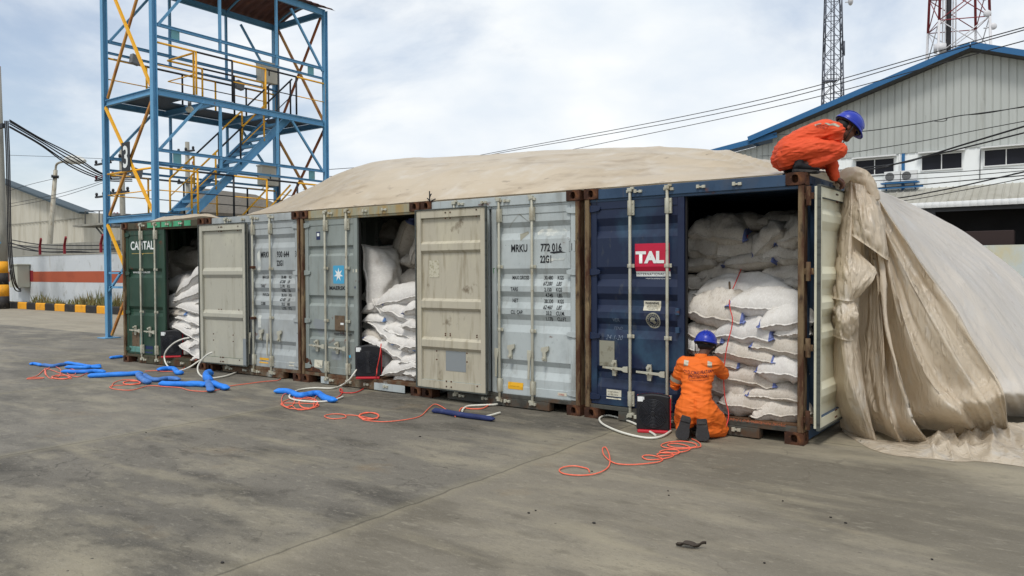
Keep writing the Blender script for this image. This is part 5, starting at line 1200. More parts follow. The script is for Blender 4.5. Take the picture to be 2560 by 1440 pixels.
b = MB(); b.box((-4.62, WY-.08, 5.6), (-4.48, WY, 7.4)); wq(b, 'downpipe', W_blue); b = MB(); b.tube([(-4.72, WY-.05, 6.2), (-4.72, WY-.05, 7.4)], .03, 6); wq(b, 'pipe', W_frame)
b = MB(); b.tube([(-1.28, WY-.05, 5.9), (-1.26, WY-.05, 7.3)], .02, 6); wq(b, 'pipe', M_grey)
for x in (-5.0, -4.25):
    ac = thing('air_conditioner', ('left' if x < -4.6 else 'right')+' of the two white air conditioning units on the warehouse wall', 'air conditioner', (x, WY-.25, 6.0), 0, 'air conditioners on the warehouse wall')
    MB().box((-.36, -.13, 0), (.36, .15, .52)).build('housing', W_frame, ac, .012)
    fg = MB(); fg.tube([(-.10, -.135, .26), (-.10, -.15, .26)], .205, 24); f_ = fg.build('fan_grille', M_grey, ac)
    fr = MB(); 
    for k in range(5): r0_ = .045+.038*k; fr.tube([(-.10+r0_*math.cos(a*math.pi/12), -.153, .26+r0_*math.sin(a*math.pi/12)) for a in range(25)], .005, 4)
    fr.build('grille_ring', M_dark, f_)
b = MB(); b.box((-5.5, WY-.5, 5.90), (-3.8, WY-.1, 5.96)); b.beam((-5.3, WY-.45, 5.9), (-5.3, WY-.02, 5.6), .05); b.beam((-4.0, WY-.45, 5.9), (-4.0, WY-.02, 5.6), .05); b.box((-5.6, WY-.5, 5.66), (-3.6, WY-.42, 5.74)); wq(b, 'unit_bracket', W_blue)
# awning
b = MB()
def aw(i, j):
    x = -9+18*i; k = x/.30; rib = .045 if (k % 1) < .16 else 0
    return Vector((x, WY-2.3*j, 5.62-.95*j+rib))
b.grid(aw, 560, 4, False); wq(b, 'awning', W_awn)
b = MB()
def aw2(i, j):
    x = -9+18*i; k = (x/.30) % 1; bul = .05*math.sin(math.pi*k)**.5
    return Vector((x, WY-2.31-bul-.03*math.sin(j*3.14), 4.74-.26*j))
b.grid(aw2, 960, 3, True); wq(b, 'awning_edge', W_awne)
b = MB(); b.box((-9, WY-.1, 0), (9, WY-.02, 5.4)); wq(b, 'shade_panel', W_shade)  # dark sheet over the white wall, awning shade painted as colour
for x in (-8, -3.0, 1.8, 6):
    b = MB(); b.beam((x, WY-2.0, 0), (x, WY-2.0, 4.5), .22); wq(b, 'awning_post', W_dark)
b = MB(); b.box((-9, WY-2.1, 4.30), (9, WY-1.95, 4.52)); wq(b, 'awning_beam', W_dark)
ct = thing('dark_loading_box', 'dark brown metal box standing in the shade under the awning', 'metal box', (-.8, 32, 0)); MB().box((-1.6, -.5, 0), (1.05, .6, 3.30)).build('box_body', mat('dark_brown_steel', (44, 30, 28), .7), ct, .02)
rw = thing('rust_streaked_wall', 'pale low wall with rust streaks at the right edge under the warehouse awning', 'wall', (0, 31, 0))
MB().box((-3.5, 0, 0), (9, .2, 2.66)).build('wall_face', mat('rust_streaked_white', (186, 194, 192), .75, 0, [((196, 184, 140), (.8, .8, .5), .45, .6, .7), ((128, 96, 40), (6, 6, .12), .60, .68, .9)], None, 66), rw)
# lattice masts
M_lat = mat('grey_lattice_steel', (92, 96, 106), .5, .4); M_latw = mat('white_lattice_paint', (206, 206, 208), .5); M_latr = mat('red_lattice_paint', (140, 52, 58), .5); M_feed = mat('black_feeder', (44, 42, 46), .6)
def mast(nm, lb, base, wb, wt, H, step, leg_r, br_r, col):
    t = thing(nm, lb, 'lattice mast', base, .35)
    w_ = lambda z: lerp(wb, wt, z/H)/2; n = int(H/step)
    cr_ = [(1, 1), (-1, 1), (-1, -1), (1, -1)]
    for sx, sy in cr_:
        segs = [(k, min(k+4, n)) for k in range(0, n, 4)]
        for a, c in segs:
            b = MB(); b.tube([(sx*w_(a*step), sy*w_(a*step), a*step), (sx*w_(c*step), sy*w_(c*step), c*step)], leg_r, 6); b.build('leg', col(a*step), t)
    for k in range(n):
        z0, z1 = k*step, (k+1)*step
        if z1 < 7: continue
        b = MB()
        for q in range(4):
            p0, p1 = cr_[q], cr_[(q+1) % 4]
            b.tube([(p0[0]*w_(z0), p0[1]*w_(z0), z0), (p1[0]*w_(z0), p1[1]*w_(z0), z0)], br_r, 4); b.tube([(p0[0]*w_(z0), p0[1]*w_(z0), z0), (p1[0]*w_(z1), p1[1]*w_(z1), z1)], br_r, 4); b.tube([(p1[0]*w_(z0), p1[1]*w_(z0), z0), (p0[0]*w_(z1), p0[1]*w_(z1), z1)], br_r, 4)
        b.build('bracing', col(z0), t)
    return t, w_
m1, w1 = mast('lattice_mast', 'slender grey lattice mast rising behind the warehouse roof', (-15.3, 66.7, 0), 2.35, 1.0, 34, 1.75, .06, .028, lambda z: M_lat)
b = MB(); b.tube([(.1, 0, 6), (.1, 0, 34)], .07, 6); b.build('cable_run', M_lat, m1); b = MB(); b.tube([(-.15, .1, 6), (-.15, .1, 34)], .04, 6); b.build('cable_run', M_lat, m1)
b = MB(); b.tube([(.9, -.9, 25.6), (1.25, -.9, 25.6)], .05, 6); b.sphere((1.35, -.9, 25.65), (.22, .35, .38), 14, 8); b.build('dish_antenna', M_latw, m1)
b = MB(); b.tube([(.85, -.7, 20.9), (.85, -.7, 22.2)], .09, 6); b.build('aerial', M_lat, m1)
b = MB(); b.box((-1.0, -1.1, 18.6), (.2, -.6, 18.68)); 
for z in (18.7, 19.2, 19.7): b.tube([(-1.0, -1.1, z), (.2, -1.1, z)], .02, 4)
for x in (-1., -.6, -.2, .2): b.tube([(x, -1.1, 18.65), (x, -1.1, 19.7)], .02, 4)
b.build('rest_platform', M_lat, m1)
m2, w2_ = mast('telecom_tower', 'wide white and red telecom lattice tower behind the warehouse ridge', (-4.95, 62.2, 0), 4.6, 2.6, 36, 2.6, .10, .04, lambda z: M_latr if z > 19.4 else M_latw)
b = MB(); b.tube([(-1.0, -1.3, 8), (-.9, -1.2, 36)], .19, 8); b.build('feeder_bundle', M_feed, m2)
for dx in (-1.45, -1.25, -.7, -.5): b = MB(); b.tube([(dx, -1.4, 8), (dx*.9, -1.25, 36)], .05, 6); b.build('feeder_pipe', M_latw, m2)
for z, dx, r in ((21.0, 1.55, .28), (20.0, 1.95, .26), (22.2, 1.35, .22)):
    b = MB(); b.tube([(1.4, -1.4, z), (dx, -1.6, z)], .05, 6); b.sphere((dx, -1.75, z), (r, r*.5, r), 16, 8); b.build('dish_antenna', M_latw, m2)
for z in (17.3, 18.4): b = MB(); b.tube([(-1.6, -1.5, z), (-1.6, -1.5, z+.6)], .45, 10); b.build('equipment_drum', M_latw, m2)
# overhead lines
for k, (a, mid, c) in enumerate((((1205, 387), (1850, 261), (2620, 52)), ((1235, 385), (1850, 272), (2620, 58)), ((1430, 374), (1960, 262), (2620, 86)))):
    W3 = [atD(*a, 50), atD(*mid, 36), atD(*c, 24)]; W3 = [W3[0]+(W3[0]-W3[1]).normalized()*25]+W3+[W3[2]+(W3[2]-W3[1]).normalized()*25]
    cable(W3, .018, ('topmost', 'middle', 'lowest')[k]+' of the three overhead lines rising to the right above the mound', 'overhead lines over the mound', 'overhead_line')
GW = [([(2120, 331), (2250, 316), (2330, 303), (2400, 289), (2470, 282), (2640, 252)], .017, 'wavy thin wire across the upper corrugated gable'),
 ([(2330, 302), (2350, 304), (2366, 301), (2385, 292), (2560, 268)], .012, 'short loose wire twisted round the wavy gable wire'),
 ([(2090, 384), (2200, 370), (2330, 348), (2450, 324), (2640, 288)], .014, 'thin wire across the lower corrugated gable'),
 ([(2170, 424), (2230, 412), (2310, 392), (2420, 358), (2640, 292)], .032, 'thick black cable sweeping up across the windows'),
 ([(2230, 411), (2310, 393), (2440, 362), (2640, 312)], .026, 'second black cable just under the thick one across the windows'),
 ([(2150, 443), (2300, 434), (2400, 429), (2500, 422), (2640, 418)], .014, 'thin wire just below the window sills'),
 ([(2150, 455), (2300, 447), (2450, 436), (2640, 420)], .014, 'thin wire at the height of the air conditioners'),
 ([(2150, 474), (2300, 462), (2450, 448), (2640, 432)], .020, 'dark wire under the air conditioners'),
 ([(2230, 497), (2330, 480), (2400, 466), (2480, 448), (2560, 430), (2640, 414)], .024, 'black cable crossing the awning up to the right'),
 ([(2250, 503), (2400, 477), (2560, 446), (2640, 432)], .014, 'thin wire crossing the awning up to the right')]
for i, (pts, r, lb) in enumerate(GW):
    W3 = [atD(x, y, 30-6*(x-2090)/550) for x, y in pts]
    if i != 1: W3 = [atY(pts[0][0]-190, pts[0][1]+(6 if i < 3 else 20), 34.7)]+W3+[W3[-1]+(W3[-1]-W3[-2]).normalized()*14]
    cable(W3, r, lb, 'wires before the warehouse', 'service_wire')
# ============================================================ YARD PROPS
S_blue = mat('blue_snake_cloth', (40, 128, 226), .6, 0, [((24, 92, 188), (4, 4, 4), .5, .68, .7), ((82, 158, 234), (9, 9, 9), .56, .7, .5)], [((14, 14, 14), .5, .02, 5), ((60, 60, 60), .2, .004)], 71)
S_dull = mat('dusty_blue_snake_cloth', (70, 118, 186), .7, 0, [((52, 90, 150), (4, 4, 4), .5, .68, .7), ((120, 140, 166), (7, 7, 7), .56, .72, .5)], [((14, 14, 14), .5, .02, 5)], 72)
S_navy = mat('navy_snake_cloth', (34, 46, 92), .7, 0, [((24, 32, 70), (4, 4, 4), .5, .68, .7), ((74, 84, 120), (6, 6, 6), .58, .72, .5)], [((14, 14, 14), .5, .02, 5)], 73)
def snake(px, off, sc, r, m, label, seed, flat=.85, tail=1.0):
    r *= .62; pts = [G(off[0]+x/sc, off[1]+y/sc, r*.75) for x, y in px]; path = catmull(pts, 14); n = 16; b = MB(); vs = []; N_ = len(path)
    for i, p in enumerate(path):
        t = i/(N_-1); d = (path[min(i+1, N_-1)]-path[max(i-1, 0)]).normalized(); u = Vector((-d.y, d.x, 0)).normalized(); s = t*(path[0]-path[-1]).length
        e = min(1, t*(N_)/5, (1-t)*N_/5); k = (.30+.70*math.sqrt(max(0, min(1, e))))
        for q in range(n):
            a = 2*math.pi*q/n
            rr_ = r*k*(1+.16*nz(s*7+seed, 3)+.13*nz(math.cos(a)*1.5+seed, math.sin(a)*1.5, s*9)); fl = flat*(1 if e >= 1 else .55+.45*e)
            wd = 1.0+.5*(1-min(1, e))
            vs.append(p+u*math.cos(a)*rr_*wd+Vector((0, 0, math.sin(a)*rr_*fl)))
    b.add(vs, [(i*n+k, i*n+(k+1) % n, (i+1)*n+(k+1) % n, (i+1)*n+k) for i in range(N_-1) for k in range(n)]+[tuple(range(n)), tuple(range((N_-1)*n, N_*n))], True)
    for i in range(len(b.v)):
        v = b.v[i]; b.v[i] = (v[0], v[1], max(.004, v[2]))
    o = b.build('sand_snake', m); tag(o, label, 'sand snake', 'blue sand snakes on the concrete')
Z3 = ((60, 840), 4.267); Z4 = ((640, 860), 4.129)
snake([(62,300),(120,296),(190,312)], *Z3, .055, S_blue, 'short blue sand snake lying farthest left on the concrete', 1)
snake([(185,305),(300,320),(380,308),(446,300)], *Z3, .06, S_dull, 'dull blue sand snake touching the farthest left one', 2)
snake([(436,284),(560,300),(700,326),(822,334)], *Z3, .06, S_blue, 'bright blue sand snake on top of the left heap pointing right', 3)
snake([(442,330),(560,334),(660,336),(760,322),(826,318)], *Z3, .06, S_blue, 'bright blue sand snake second from the top of the left heap', 4)
snake([(406,376),(520,382),(660,380),(760,374),(862,382)], *Z3, .065, S_blue, 'bright blue sand snake at the bottom of the left heap', 5)
snake([(680,424),(800,420),(950,412),(1100,406),(1272,394)], *Z3, .075, S_blue, 'long straight bright blue sand snake in front of the left heap', 6)
snake([(1222,398),(1240,440),(1290,480),(1340,492)], *Z3, .08, S_dull, 'bent dull blue sand snake left of the crossing ones', 7)
snake([(1280,412),(1330,450),(1420,468),(1540,452),(1660,462)], *Z3, .07, S_dull, 'dull blue sand snake with knotted right end', 8)
snake([(1450,506),(1560,512),(1700,512),(1850,512),(1945,520)], *Z3, .08, S_blue, 'bright blue sand snake with its right end under the crossing', 9)
snake([(2002,396),(1950,412),(1950,450),(1990,470)], *Z3, .085, S_blue, 'hooked bright blue sand snake standing up at the crossing', 10, 1.4)
snake([(1950,486),(1978,530),(1992,580)], *Z3, .085, S_dull, 'grimy dark blue end of a sand snake pointing at the viewer', 11)
snake([(1990,494),(2080,530),(2170,556)], *Z3, .085, S_blue, 'bright blue sand snake pointing right from the crossing', 12)
snake([(1424,360),(1540,346),(1600,352),(1640,390),(1690,388)], *Z3, .075, S_blue, 'blue sand snake at the foot of the dark green container', 13)
snake([(912,232),(980,226),(1060,218)], *Z3, .06, S_blue, 'blue sand snake end sticking out left of the dark green container', 14)
snake([(186,486),(330,490),(440,530),(540,520),(640,510),(720,560),(822,582)], *Z4, .075, S_blue, 'blue sand snake lying alone before the grey green container', 15)
snake([(1822,686),(1920,696),(2050,720),(2190,742),(2300,756),(2460,776)], *Z4, .06, S_navy, 'dark navy sand snake before the pale blue grey container', 16)
# cords
O_cord = mat('orange_cord', (234, 108, 82), .5, 0, [((250, 140, 110), 30, .5, .65, .6)]); R_cord = mat('red_cord', (206, 60, 54), .5)
H_white = mat('white_hose', (216, 214, 202), .45, 0, [((180, 174, 156), 6, .55, .7, .5)])
def cord(px, off, sc, r, m, label, nm='orange_cord', cat='cord', grp='orange cords on the concrete', extra=None, lift=None):
    pts = []
    for i, q in enumerate(px):
        p = G(off[0]+q[0]/sc, off[1]+q[1]/sc, r+.003) if len(q) == 2 else atY(off[0]+q[0]/sc, off[1]+q[1]/sc, q[2])
        if p.z < r: p.z = r+.002
        p.z += .0015*(i % 5); pts.append(p)
    b = MB(); b.tube(catmull(pts, 8), r, 8); return tag(b.build(nm, m), label, cat, grp)
def ell(cx, cy, rx, ry, n=2.0, a0=0., k=10, drift=(0, 0)):
    m_ = int(n*k); return [(cx+rx*math.cos(a0+2*math.pi*i/k)*(1+.06*math.sin(i*1.7))+drift[0]*i/m_, cy+ry*math.sin(a0+2*math.pi*i/k)*(1+.09*math.sin(i*2.3))+drift[1]*i/m_) for i in range(m_+1)]
Z5 = ((1360, 1020), 5.818)
cord([(660,930),(640,890),(560,868),(430,850),(280,872),(222,910),(300,960),(500,984),(700,974),(850,930),(940,850),(960,760),(940,660),(895,580),(852,600),(870,680),(960,770),(1080,818),(1300,830),(1550,812),(1690,778),(1720,740),(1600,700),(1480,694),(1430,722),(1510,750),(1700,746),(1860,712),(1880,680),(1780,652),(1650,668),(1690,700),(1850,690),(1966,660),(1930,620),(1790,606),(1690,632),(1710,656),(1860,660),(2050,640),(2130,590),(2080,552),(1950,524),(1840,524),(1800,550),(1900,574),(2100,580),(2216,560),(2180,520),(2000,492),(1800,500),(1704,542),(1770,582),(2000,604),(2200,582),(2276,560),(2270,520),(2220,484),(2150,456)], *Z5, .0055, O_cord, 'orange cord trailing loops from the kneeling worker\'s boots toward the viewer')
cord([(2060,750),(1980,690),(1900,640),(1840,626),(1780,672),(1700,742),(1560,780),(1350,804),(1200,800),(1100,784)]+ell(1165,745,100,34,5.0,.9,9)+[(1050,742),(980,736),(920,740)]+ell(820,748,108,26,1.0,-.3,9), *Z4, .0054, O_cord, 'orange cord coiled in the middle of the yard and running to the navy sand snake')
cord(ell(450,620,180,58,1.2,.4,10)+ell(330,580,70,70,1.3,1.,8)+ell(540,610,95,56,2.2,.3,9)+[(620,545),(700,560),(770,590)], *Z4, .0054, O_cord, 'tangled orange cord beside the blue sand snake lying alone')
cord([(830,560),(880,520),(890,480),(868,464),(876,500),(960,505),(1050,494),(1140,440),(1210,370),(1242,330,-.02),(1250,250,-.03),(1278,120,-.03),(1292,0,.05)], *Z4, .0075, R_cord, 'red cord rising past the fan into the grey green container', grp=None)
cord([(935,545),(960,500),(1050,470),(1170,470)]+ell(1150,500,90,20,4.,0,9)+[(1060,525),(960,530),(915,550),(980,572),(1150,576),(1330,532),(1500,542),(1660,554),(1780,586),(1950,590),(2080,572),(2200,536),(2400,510),(2560,490),(2700,474),(2740,455)], *Z3, .0058, O_cord, 'orange cord coiled among the blue snakes and running along the container fronts')
cord([(35,452),(120,444),(210,446),(180,456),(60,462),(36,452),(140,424),(220,360)]+ell(310,390,86,62,1.2,2.6,10)+ell(395,440,96,20,4.2,0,9)+[(500,430),(580,436),(640,410),(680,388)]+ell(510,388,50,30,1.1,0,8), *Z3, .0058, O_cord, 'orange cord coiled farthest left in front of the blue snakes')
cord([(1290,375),(1400,370),(1500,380),(1660,370),(1760,300),(1840,250,-.03)], *Z3, .0058, O_cord, 'orange cord leading to the fan of the dark green container')
cord([(2100,690),(2130,660),(2230,672),(2340,668),(2420,622),(2470,585)], *Z4, .0075, O_cord, 'short red orange cord beside the navy sand snake')
Z6 = ((1660, 420), 2.0)
cord([(418,335,1.12),(405,410,1.1),(395,480,1.05),(360,570,.62),(332,640,.50),(328,690,.20),(342,750,.14),(338,800,.13),(318,880,.10),(305,960,.10),(298,1040,.08),(305,1150,.06),(322,1220,.05),(318,1270,-.03),(300,1318,-.10)], *Z6, .0055, R_cord, 'thin red cord hanging down over the sacks of the blue container', 'red_cord', 'cord', None)
cord([(390,330,1.15),(355,390,1.12),(332,460,1.05),(327,540,.95),(328,590,.55),(331,612,.50)], *Z6, .011, mat('brown_cable', (96, 78, 58), .6), 'brown cable hanging over the dim upper sacks of the blue container', 'hanging_cable', 'cable', None)
HG = 'white hoses at the container fronts'
cord([(1620,395),(1500,322),(1300,222),(1100,150),(950,116),(860,118),(806,160),(850,232),(1000,312),(1200,384),(1450,430),(1620,434),(1750,400),(1850,335)], *Z5, .012, H_white, 'white hose looped on the concrete beside the fan of the blue container', 'white_hose', 'hose', HG)
cord([(1040,262,-.03),(960,372,-.10),(880,430),(780,460),(600,458),(450,472),(370,510),(344,550),(400,580),(550,598),(680,595),(800,580),(900,545)], *Z4, .012, H_white, 'white hose curving under the lone blue sand snake', 'white_hose', 'hose', HG)
Zc = ((290, 520), 3.273)
cord([(600,1062,-.04),(540,1075,-.10),(470,1110,-.15),(412,1170,-.2),(396,1230,-.22),(420,1290,-.3),(470,1325),(530,1330),(600,1305,-.3),(670,1260,-.15),(700,1240,-.12)], *Zc, .0135, H_white, 'white hose arching out of the dark green container', 'white_hose', 'hose', HG)
cord([(790,1180,-.24),(740,1205,-.28),(690,1260,-.32),(668,1310,-.36),(680,1360,-.40),(730,1392),(800,1392),(900,1376),(990,1345),(1080,1308)], *Zc, .0135, H_white, 'white hose arching out over the plain cream door', 'white_hose', 'hose', HG)
cord([(2128,690),(2150,662),(2200,642),(2350,634),(2480,628),(2560,600)], *Z4, .0125, H_white, 'white hose tucked along the sill of the pale blue grey container', 'white_hose', 'hose', HG)
cord([(2200,754),(2300,756),(2400,744),(2520,712)], *Z4, .0125, H_white, 'white hose end lying on the navy sand snake', 'white_hose', 'hose', HG)
# fans
F_blk = mat('black_fan_plastic', (26, 27, 31), .4); F_red = mat('red_fan_plastic', (190, 40, 52), .45); F_grl = mat('dark_fan_grille', (44, 46, 52), .35)
def fan(loc, rz, W, H, label):
    t = thing('box_fan', label, 'fan', loc, rz, 'black box fans'); D = W*.24
    def outline(w, h, r0=.12):
        p = [(-w/2, 0), (w/2, 0), (w/2, h*.94)]
        for i in range(9): a = i/8; p.append((w/2-w*a, h*.94+h*.06*math.sin(math.pi*a)))
        p.append((-w/2, h*.94)); return p
    b = MB(); b.prism(outline(W, H), lambda a, c, d: (a, d, c+.025), 0, D); b.build('housing', F_blk, t, .014)
    b = MB(); b.prism(outline(W*.985, H*.99), lambda a, c, d: (a, d, c+.028), D*.55, D*.98)
    b.box((W/2-.004, D*.35, .03), (W/2+.010, D*1.0, H*.93)); b.build('side_trim', F_red, t, .004)
    b = MB(); b.box((-W*.46, -.035, 0), (W*.46, D+.03, .03)); b.build('foot', F_red, t, .008)
    gr = MB(); R0 = W*.42; cz = .025+H*.47
    for k in range(9):
        r = R0*(.18+.82*k/8); gr.tube([(r*math.cos(a*math.pi/18), -.012-.014*(1-(k/8)**2), cz+r*math.sin(a*math.pi/18)) for a in range(37)], .0035, 4)
    for a in range(10):
        c, s = math.cos(a*math.pi/5), math.sin(a*math.pi/5); gr.tube([(R0*.15*c, -.026, cz+R0*.15*s), (R0*.6*c, -.02, cz+R0*.6*s), (R0*c, -.006, cz+R0*s)], .003, 4)
    gr.build('grille', F_grl, t)
    b = MB(); b.tube([(0, -.004, cz), (0, -.032, cz)], R0*.17, 20); b.build('hub_cap', F_blk, t, .003)
    b = MB()
    for a in range(3):
        th = a*2*math.pi/3+.4
        b.prism([(R0*q*math.cos(th+w_), R0*q*math.sin(th+w_)) for q, w_ in ((.16, 0), (.5, -.3), (.9, -.35), (.94, .25), (.5, .45))], lambda x, z, d: (x, d, cz+z), -.004, -.001)
    b.build('blade', F_grl, t)
    b = MB(); b.box((-W*.12, -.004, H*.965), (W*.06, .0, H*.985)); b.build('handle_slot', M_dark, t)
    b = MB(); b.box((-W*.46, -.003, H*.85), (-W*.30, -.0005, H*.985)); b.build('sticker', M_white, t)
    b = MB(); b.box((-W*.29, -.003, H*.90), (-W*.26, -.0005, H*.98)); b.build('sticker', M_white, t)
    return t
fan((-1.43, -.26, 0), R(20), .34, .375, 'large black box fan on the concrete left of the kneeling worker')
fan((-5.95, .06, .16), R(38), .36, .45, 'black box fan with red foot in the doorway of the grey green container')
fan((-10.85, -.02, .16), R(48), .36, .46, 'black box fan with red side in the doorway of the dark green container')
# litter
M_leaf = mat('dead_leaf', (62, 54, 46), .8); 
b = MB(); c = G(1728, 1368, .006)
def leafp(i, j):
    s = i-.5; return Vector((c.x+.17*s+.02*nz(i*5, 1), c.y+.10*(s*.5)+.05*(j-.5)*math.sin(math.pi*min(1, i*.9+.12))*2*.6, .006+.035*abs(j-.5)+.03*math.sin(i*5)**2*i))
b.grid(leafp, 16, 6); o = b.build('dead_leaf', M_leaf); o.modifiers.new('gauge', 'SOLIDIFY').thickness = .002; tag(o, 'curled dark dead leaf alone on the foreground concrete', 'leaf')
rl = random.Random(11)
gum = mat('dark_spot', (40, 37, 34), .7)
for k, (x, y, s) in enumerate(((1485,1307,.018),(1322,1282,.014),(1339,1276,.010),(1670,1227,.008),(1672,1238,.010),(1480,1178,.012),(1957,1252,.009),(2077,1293,.012),(2114,1307,.014),(1911,1407,.010),(480,1017,.016),(1050,1091,.020),(365,1081,.012),(915,1132,.0),(1035,1130,.0),(556,1406,.016),(2330,1398,.010),(1712,1262,.0))):
    if not s: continue
    s *= .7
    c = G(x, y, .004); pts = [(c.x+s*(1+.35*nz(a*1.3, k))*math.cos(a*.628), c.y+s*.8*(1+.35*nz(a*1.1, k+9))*math.sin(a*.628), .0045) for a in range(10)]
    b = MB(); b.prism([(p[0], p[1]) for p in pts], lambda a, q, d: (a, q, d), .001, .007); o = b.build('pebble', gum, fix=True); tag(o, 'tiny dark speck of grit on the foreground concrete', 'grit', 'dark specks on the concrete')
tw = MB(); c = G(1075, 497); tp_ = atY(1076, 486, .09)
for k, (dx, dz, dy) in enumerate(((0, .16, 0), (-.06, .07, .02), (.05, .12, -.02), (.10, .05, 0))): tw.tube(catmull([atY(1074, 508, .08), atY(1074, 508, .08)+Vector((dx*.4, dy, dz*.6)), atY(1074, 508, .08)+Vector((dx, dy, dz))], 4), .008, 6)
tag(tw.build('wire_twist', B_wire), 'twist of black wire sticking up from the corner castings on the roof edge', 'wire')

rg = random.Random(8); b = MB()
for k in range(420):
    x = -.80+.62*rg.random(); y = .02+.13*rg.random()**1.5; s_ = rg.uniform(.003, .007); z0 = .158+.012*rg.random()
    b.add([(x-s_, y, z0), (x, y-s_, z0), (x+s_, y, z0), (x, y+s_, z0), (x, y, z0+s_)], [(0,1,4),(1,2,4),(2,3,4),(3,0,4)])
tag(b.build('spilled_grain', mat('reddish_grain', (150, 88, 58), .8)), 'reddish spilled grain scattered along the blue container sill', 'grain', None, 'stuff')
# ============================================================ WORKERS
from mathutils.bvhtree import BVHTree
K_skin = mat('brown_skin', (100, 66, 52), .5, 0, [((80, 50, 40), 14, .5, .65, .6), ((98, 66, 52), 9, .56, .7, .5)], None, 81)
K_or1 = mat('orange_coverall', (222, 104, 26), .75, 0, [((200, 88, 20), (3, 3, 3), .5, .68, .6), ((232, 122, 44), (5, 5, 5), .56, .72, .4)], [((7, 7, 16), .6, .035, 4, .8, 1), ((200, 200, 200), .15, .002)], 82)
K_or2 = mat('red_orange_coverall', (212, 76, 36), .75, 0, [((190, 60, 28), (3, 3, 3), .5, .68, .6), ((224, 96, 54), (5, 5, 5), .56, .72, .4)], [((6, 6, 16), .7, .035, 4, 1.0, 1), ((200, 200, 200), .15, .002)], 83)
K_hel = mat('blue_helmet', (32, 52, 158), .32, 0, [((48, 70, 190), 6, .55, .7, .5)], None, 84)
K_boot = mat('black_boot_rubber', (38, 38, 42), .6, 0, [((66, 64, 62), (6, 6, 6), .52, .68, .6)], [((18, 18, 18), .3, .01)], 85)
K_sole = mat('dark_boot_sole', (46, 45, 46), .8, 0, [((80, 76, 70), (9, 9, 9), .52, .68, .6)], [((50, 50, 50), .4, .006)], 86)
K_ref = mat('grey_reflective_tape', (150, 146, 130), .45, .2); K_txt = mat('dark_red_print', (92, 26, 30), .7); K_hair = mat('black_hair', (20, 18, 18), .7)
class Blob:
    def __init__(s, X): s.b = MB(); s.X = X
    def ball(s, c, r): 
        r = r if hasattr(r, '__len__') else (r,)*3
        n0 = len(s.b.v); s.b.sphere(c, r, 16, 10); return s
    def cap(s, p, q, r0, r1):
        p, q = Vector(p), Vector(q); s.b.tube([p, p.lerp(q, .5), q], [r0, (r0+r1)/2, r1], 14); s.ball(p, r0); s.ball(q, r1); return s
    def chain(s, pts, rs):
        for i in range(len(pts)-1): s.cap(pts[i], pts[i+1], rs[i], rs[i+1])
        return s
    def slab(s, pts, ws, ds, side):
        """torso: elliptical rings; ws half-width along side, ds half-depth"""
        pts = [Vector(p) for p in pts]; side = Vector(side).normalized(); n = 22; vs = []
        P = catmull(pts, 6); W = [x[0] for x in catmull([(w, 0, 0) for w in ws], 6)]; Dd = [x[0] for x in catmull([(d, 0, 0) for d in ds], 6)]
        for i, p in enumerate(P):
            t = (P[min(i+1, len(P)-1)]-P[max(i-1, 0)]).normalized(); sd = (side-t*side.dot(t)).normalized(); dp = t.cross(sd)
            for k in range(n):
                a = 2*math.pi*k/n; ca, sa = math.cos(a), math.sin(a); q = 1/((abs(ca)**2.5+abs(sa)**2.5)**.4)
                vs.append(p+sd*ca*q*W[i]+dp*sa*q*Dd[i])
        m = len(P); s.b.add(vs, [(i*n+k, i*n+(k+1) % n, (i+1)*n+(k+1) % n, (i+1)*n+k) for i in range(m-1) for k in range(n)]+[tuple(range(n))[::-1], tuple(range((m-1)*n, m*n))], True); return s
    def remesh(s, name, material, parent, vox=.010, smooth=5, wr=0., seed=0, wfn=None):
        me = s.b.mesh(name); o = bpy.data.objects.new('tmp', me); COL.objects.link(o)
        r = o.modifiers.new('r', 'REMESH'); r.mode = 'VOXEL'; r.voxel_size = vox; r.use_smooth_shade = True
        k = o.modifiers.new('s', 'SMOOTH'); k.iterations = smooth; k.factor = .5
        dg = bpy.context.evaluated_depsgraph_get(); res = bpy.data.meshes.new_from_object(o.evaluated_get(dg)); bpy.data.objects.remove(o)
        res.name = name
        if wr:
            nn = [v.normal.copy() for v in res.vertices]
            for v, n_ in zip(res.vertices, nn):
                c = v.co; f = wr*(.9*(1-abs(nz(c.x*5+seed, c.y*5+c.z*2, c.z*17-c.y*4)))**5-.25+.5*nz(c.x*5+seed, c.y*5, c.z*7)+.35*nz(c.x*7, c.y*6+seed, c.z*36))
                if wfn: f += wfn(c)
                v.co = c+n_*f
        for p in res.polygons: p.use_smooth = True
        res.transform(s.X)
        return put(name, res, material, parent)
def frame(o, f, z=(0, 0, 1)):
    f = Vector((f[0], f[1], 0)).normalized(); r = f.cross(Vector((0, 0, 1)))
    m = Matrix((r, f, Vector((0, 0, 1)))).transposed().to_4x4(); m.translation = Vector(o); return m      # local: x right, y forward, z up
def project(me, tgt, origin_fn, dirv, lift=.004):
    bm = bmesh.new(); bm.from_mesh(tgt.data); T = BVHTree.FromBMesh(bm); ok = True
    for v in me.vertices:
        o = origin_fn(v.co); h = T.ray_cast(o, dirv, 1.5)
        v.co = h[0]-dirv*lift if h[0] is not None else o+dirv*.5
    bm.free(); return me
def subdiv(me, n=1):
    bm = bmesh.new(); bm.from_mesh(me); bmesh.ops.triangulate(bm, faces=bm.faces[:]); bmesh.ops.subdivide_edges(bm, edges=bm.edges[:], cuts=n, use_grid_fill=True); bm.to_mesh(me); bm.free(); return me
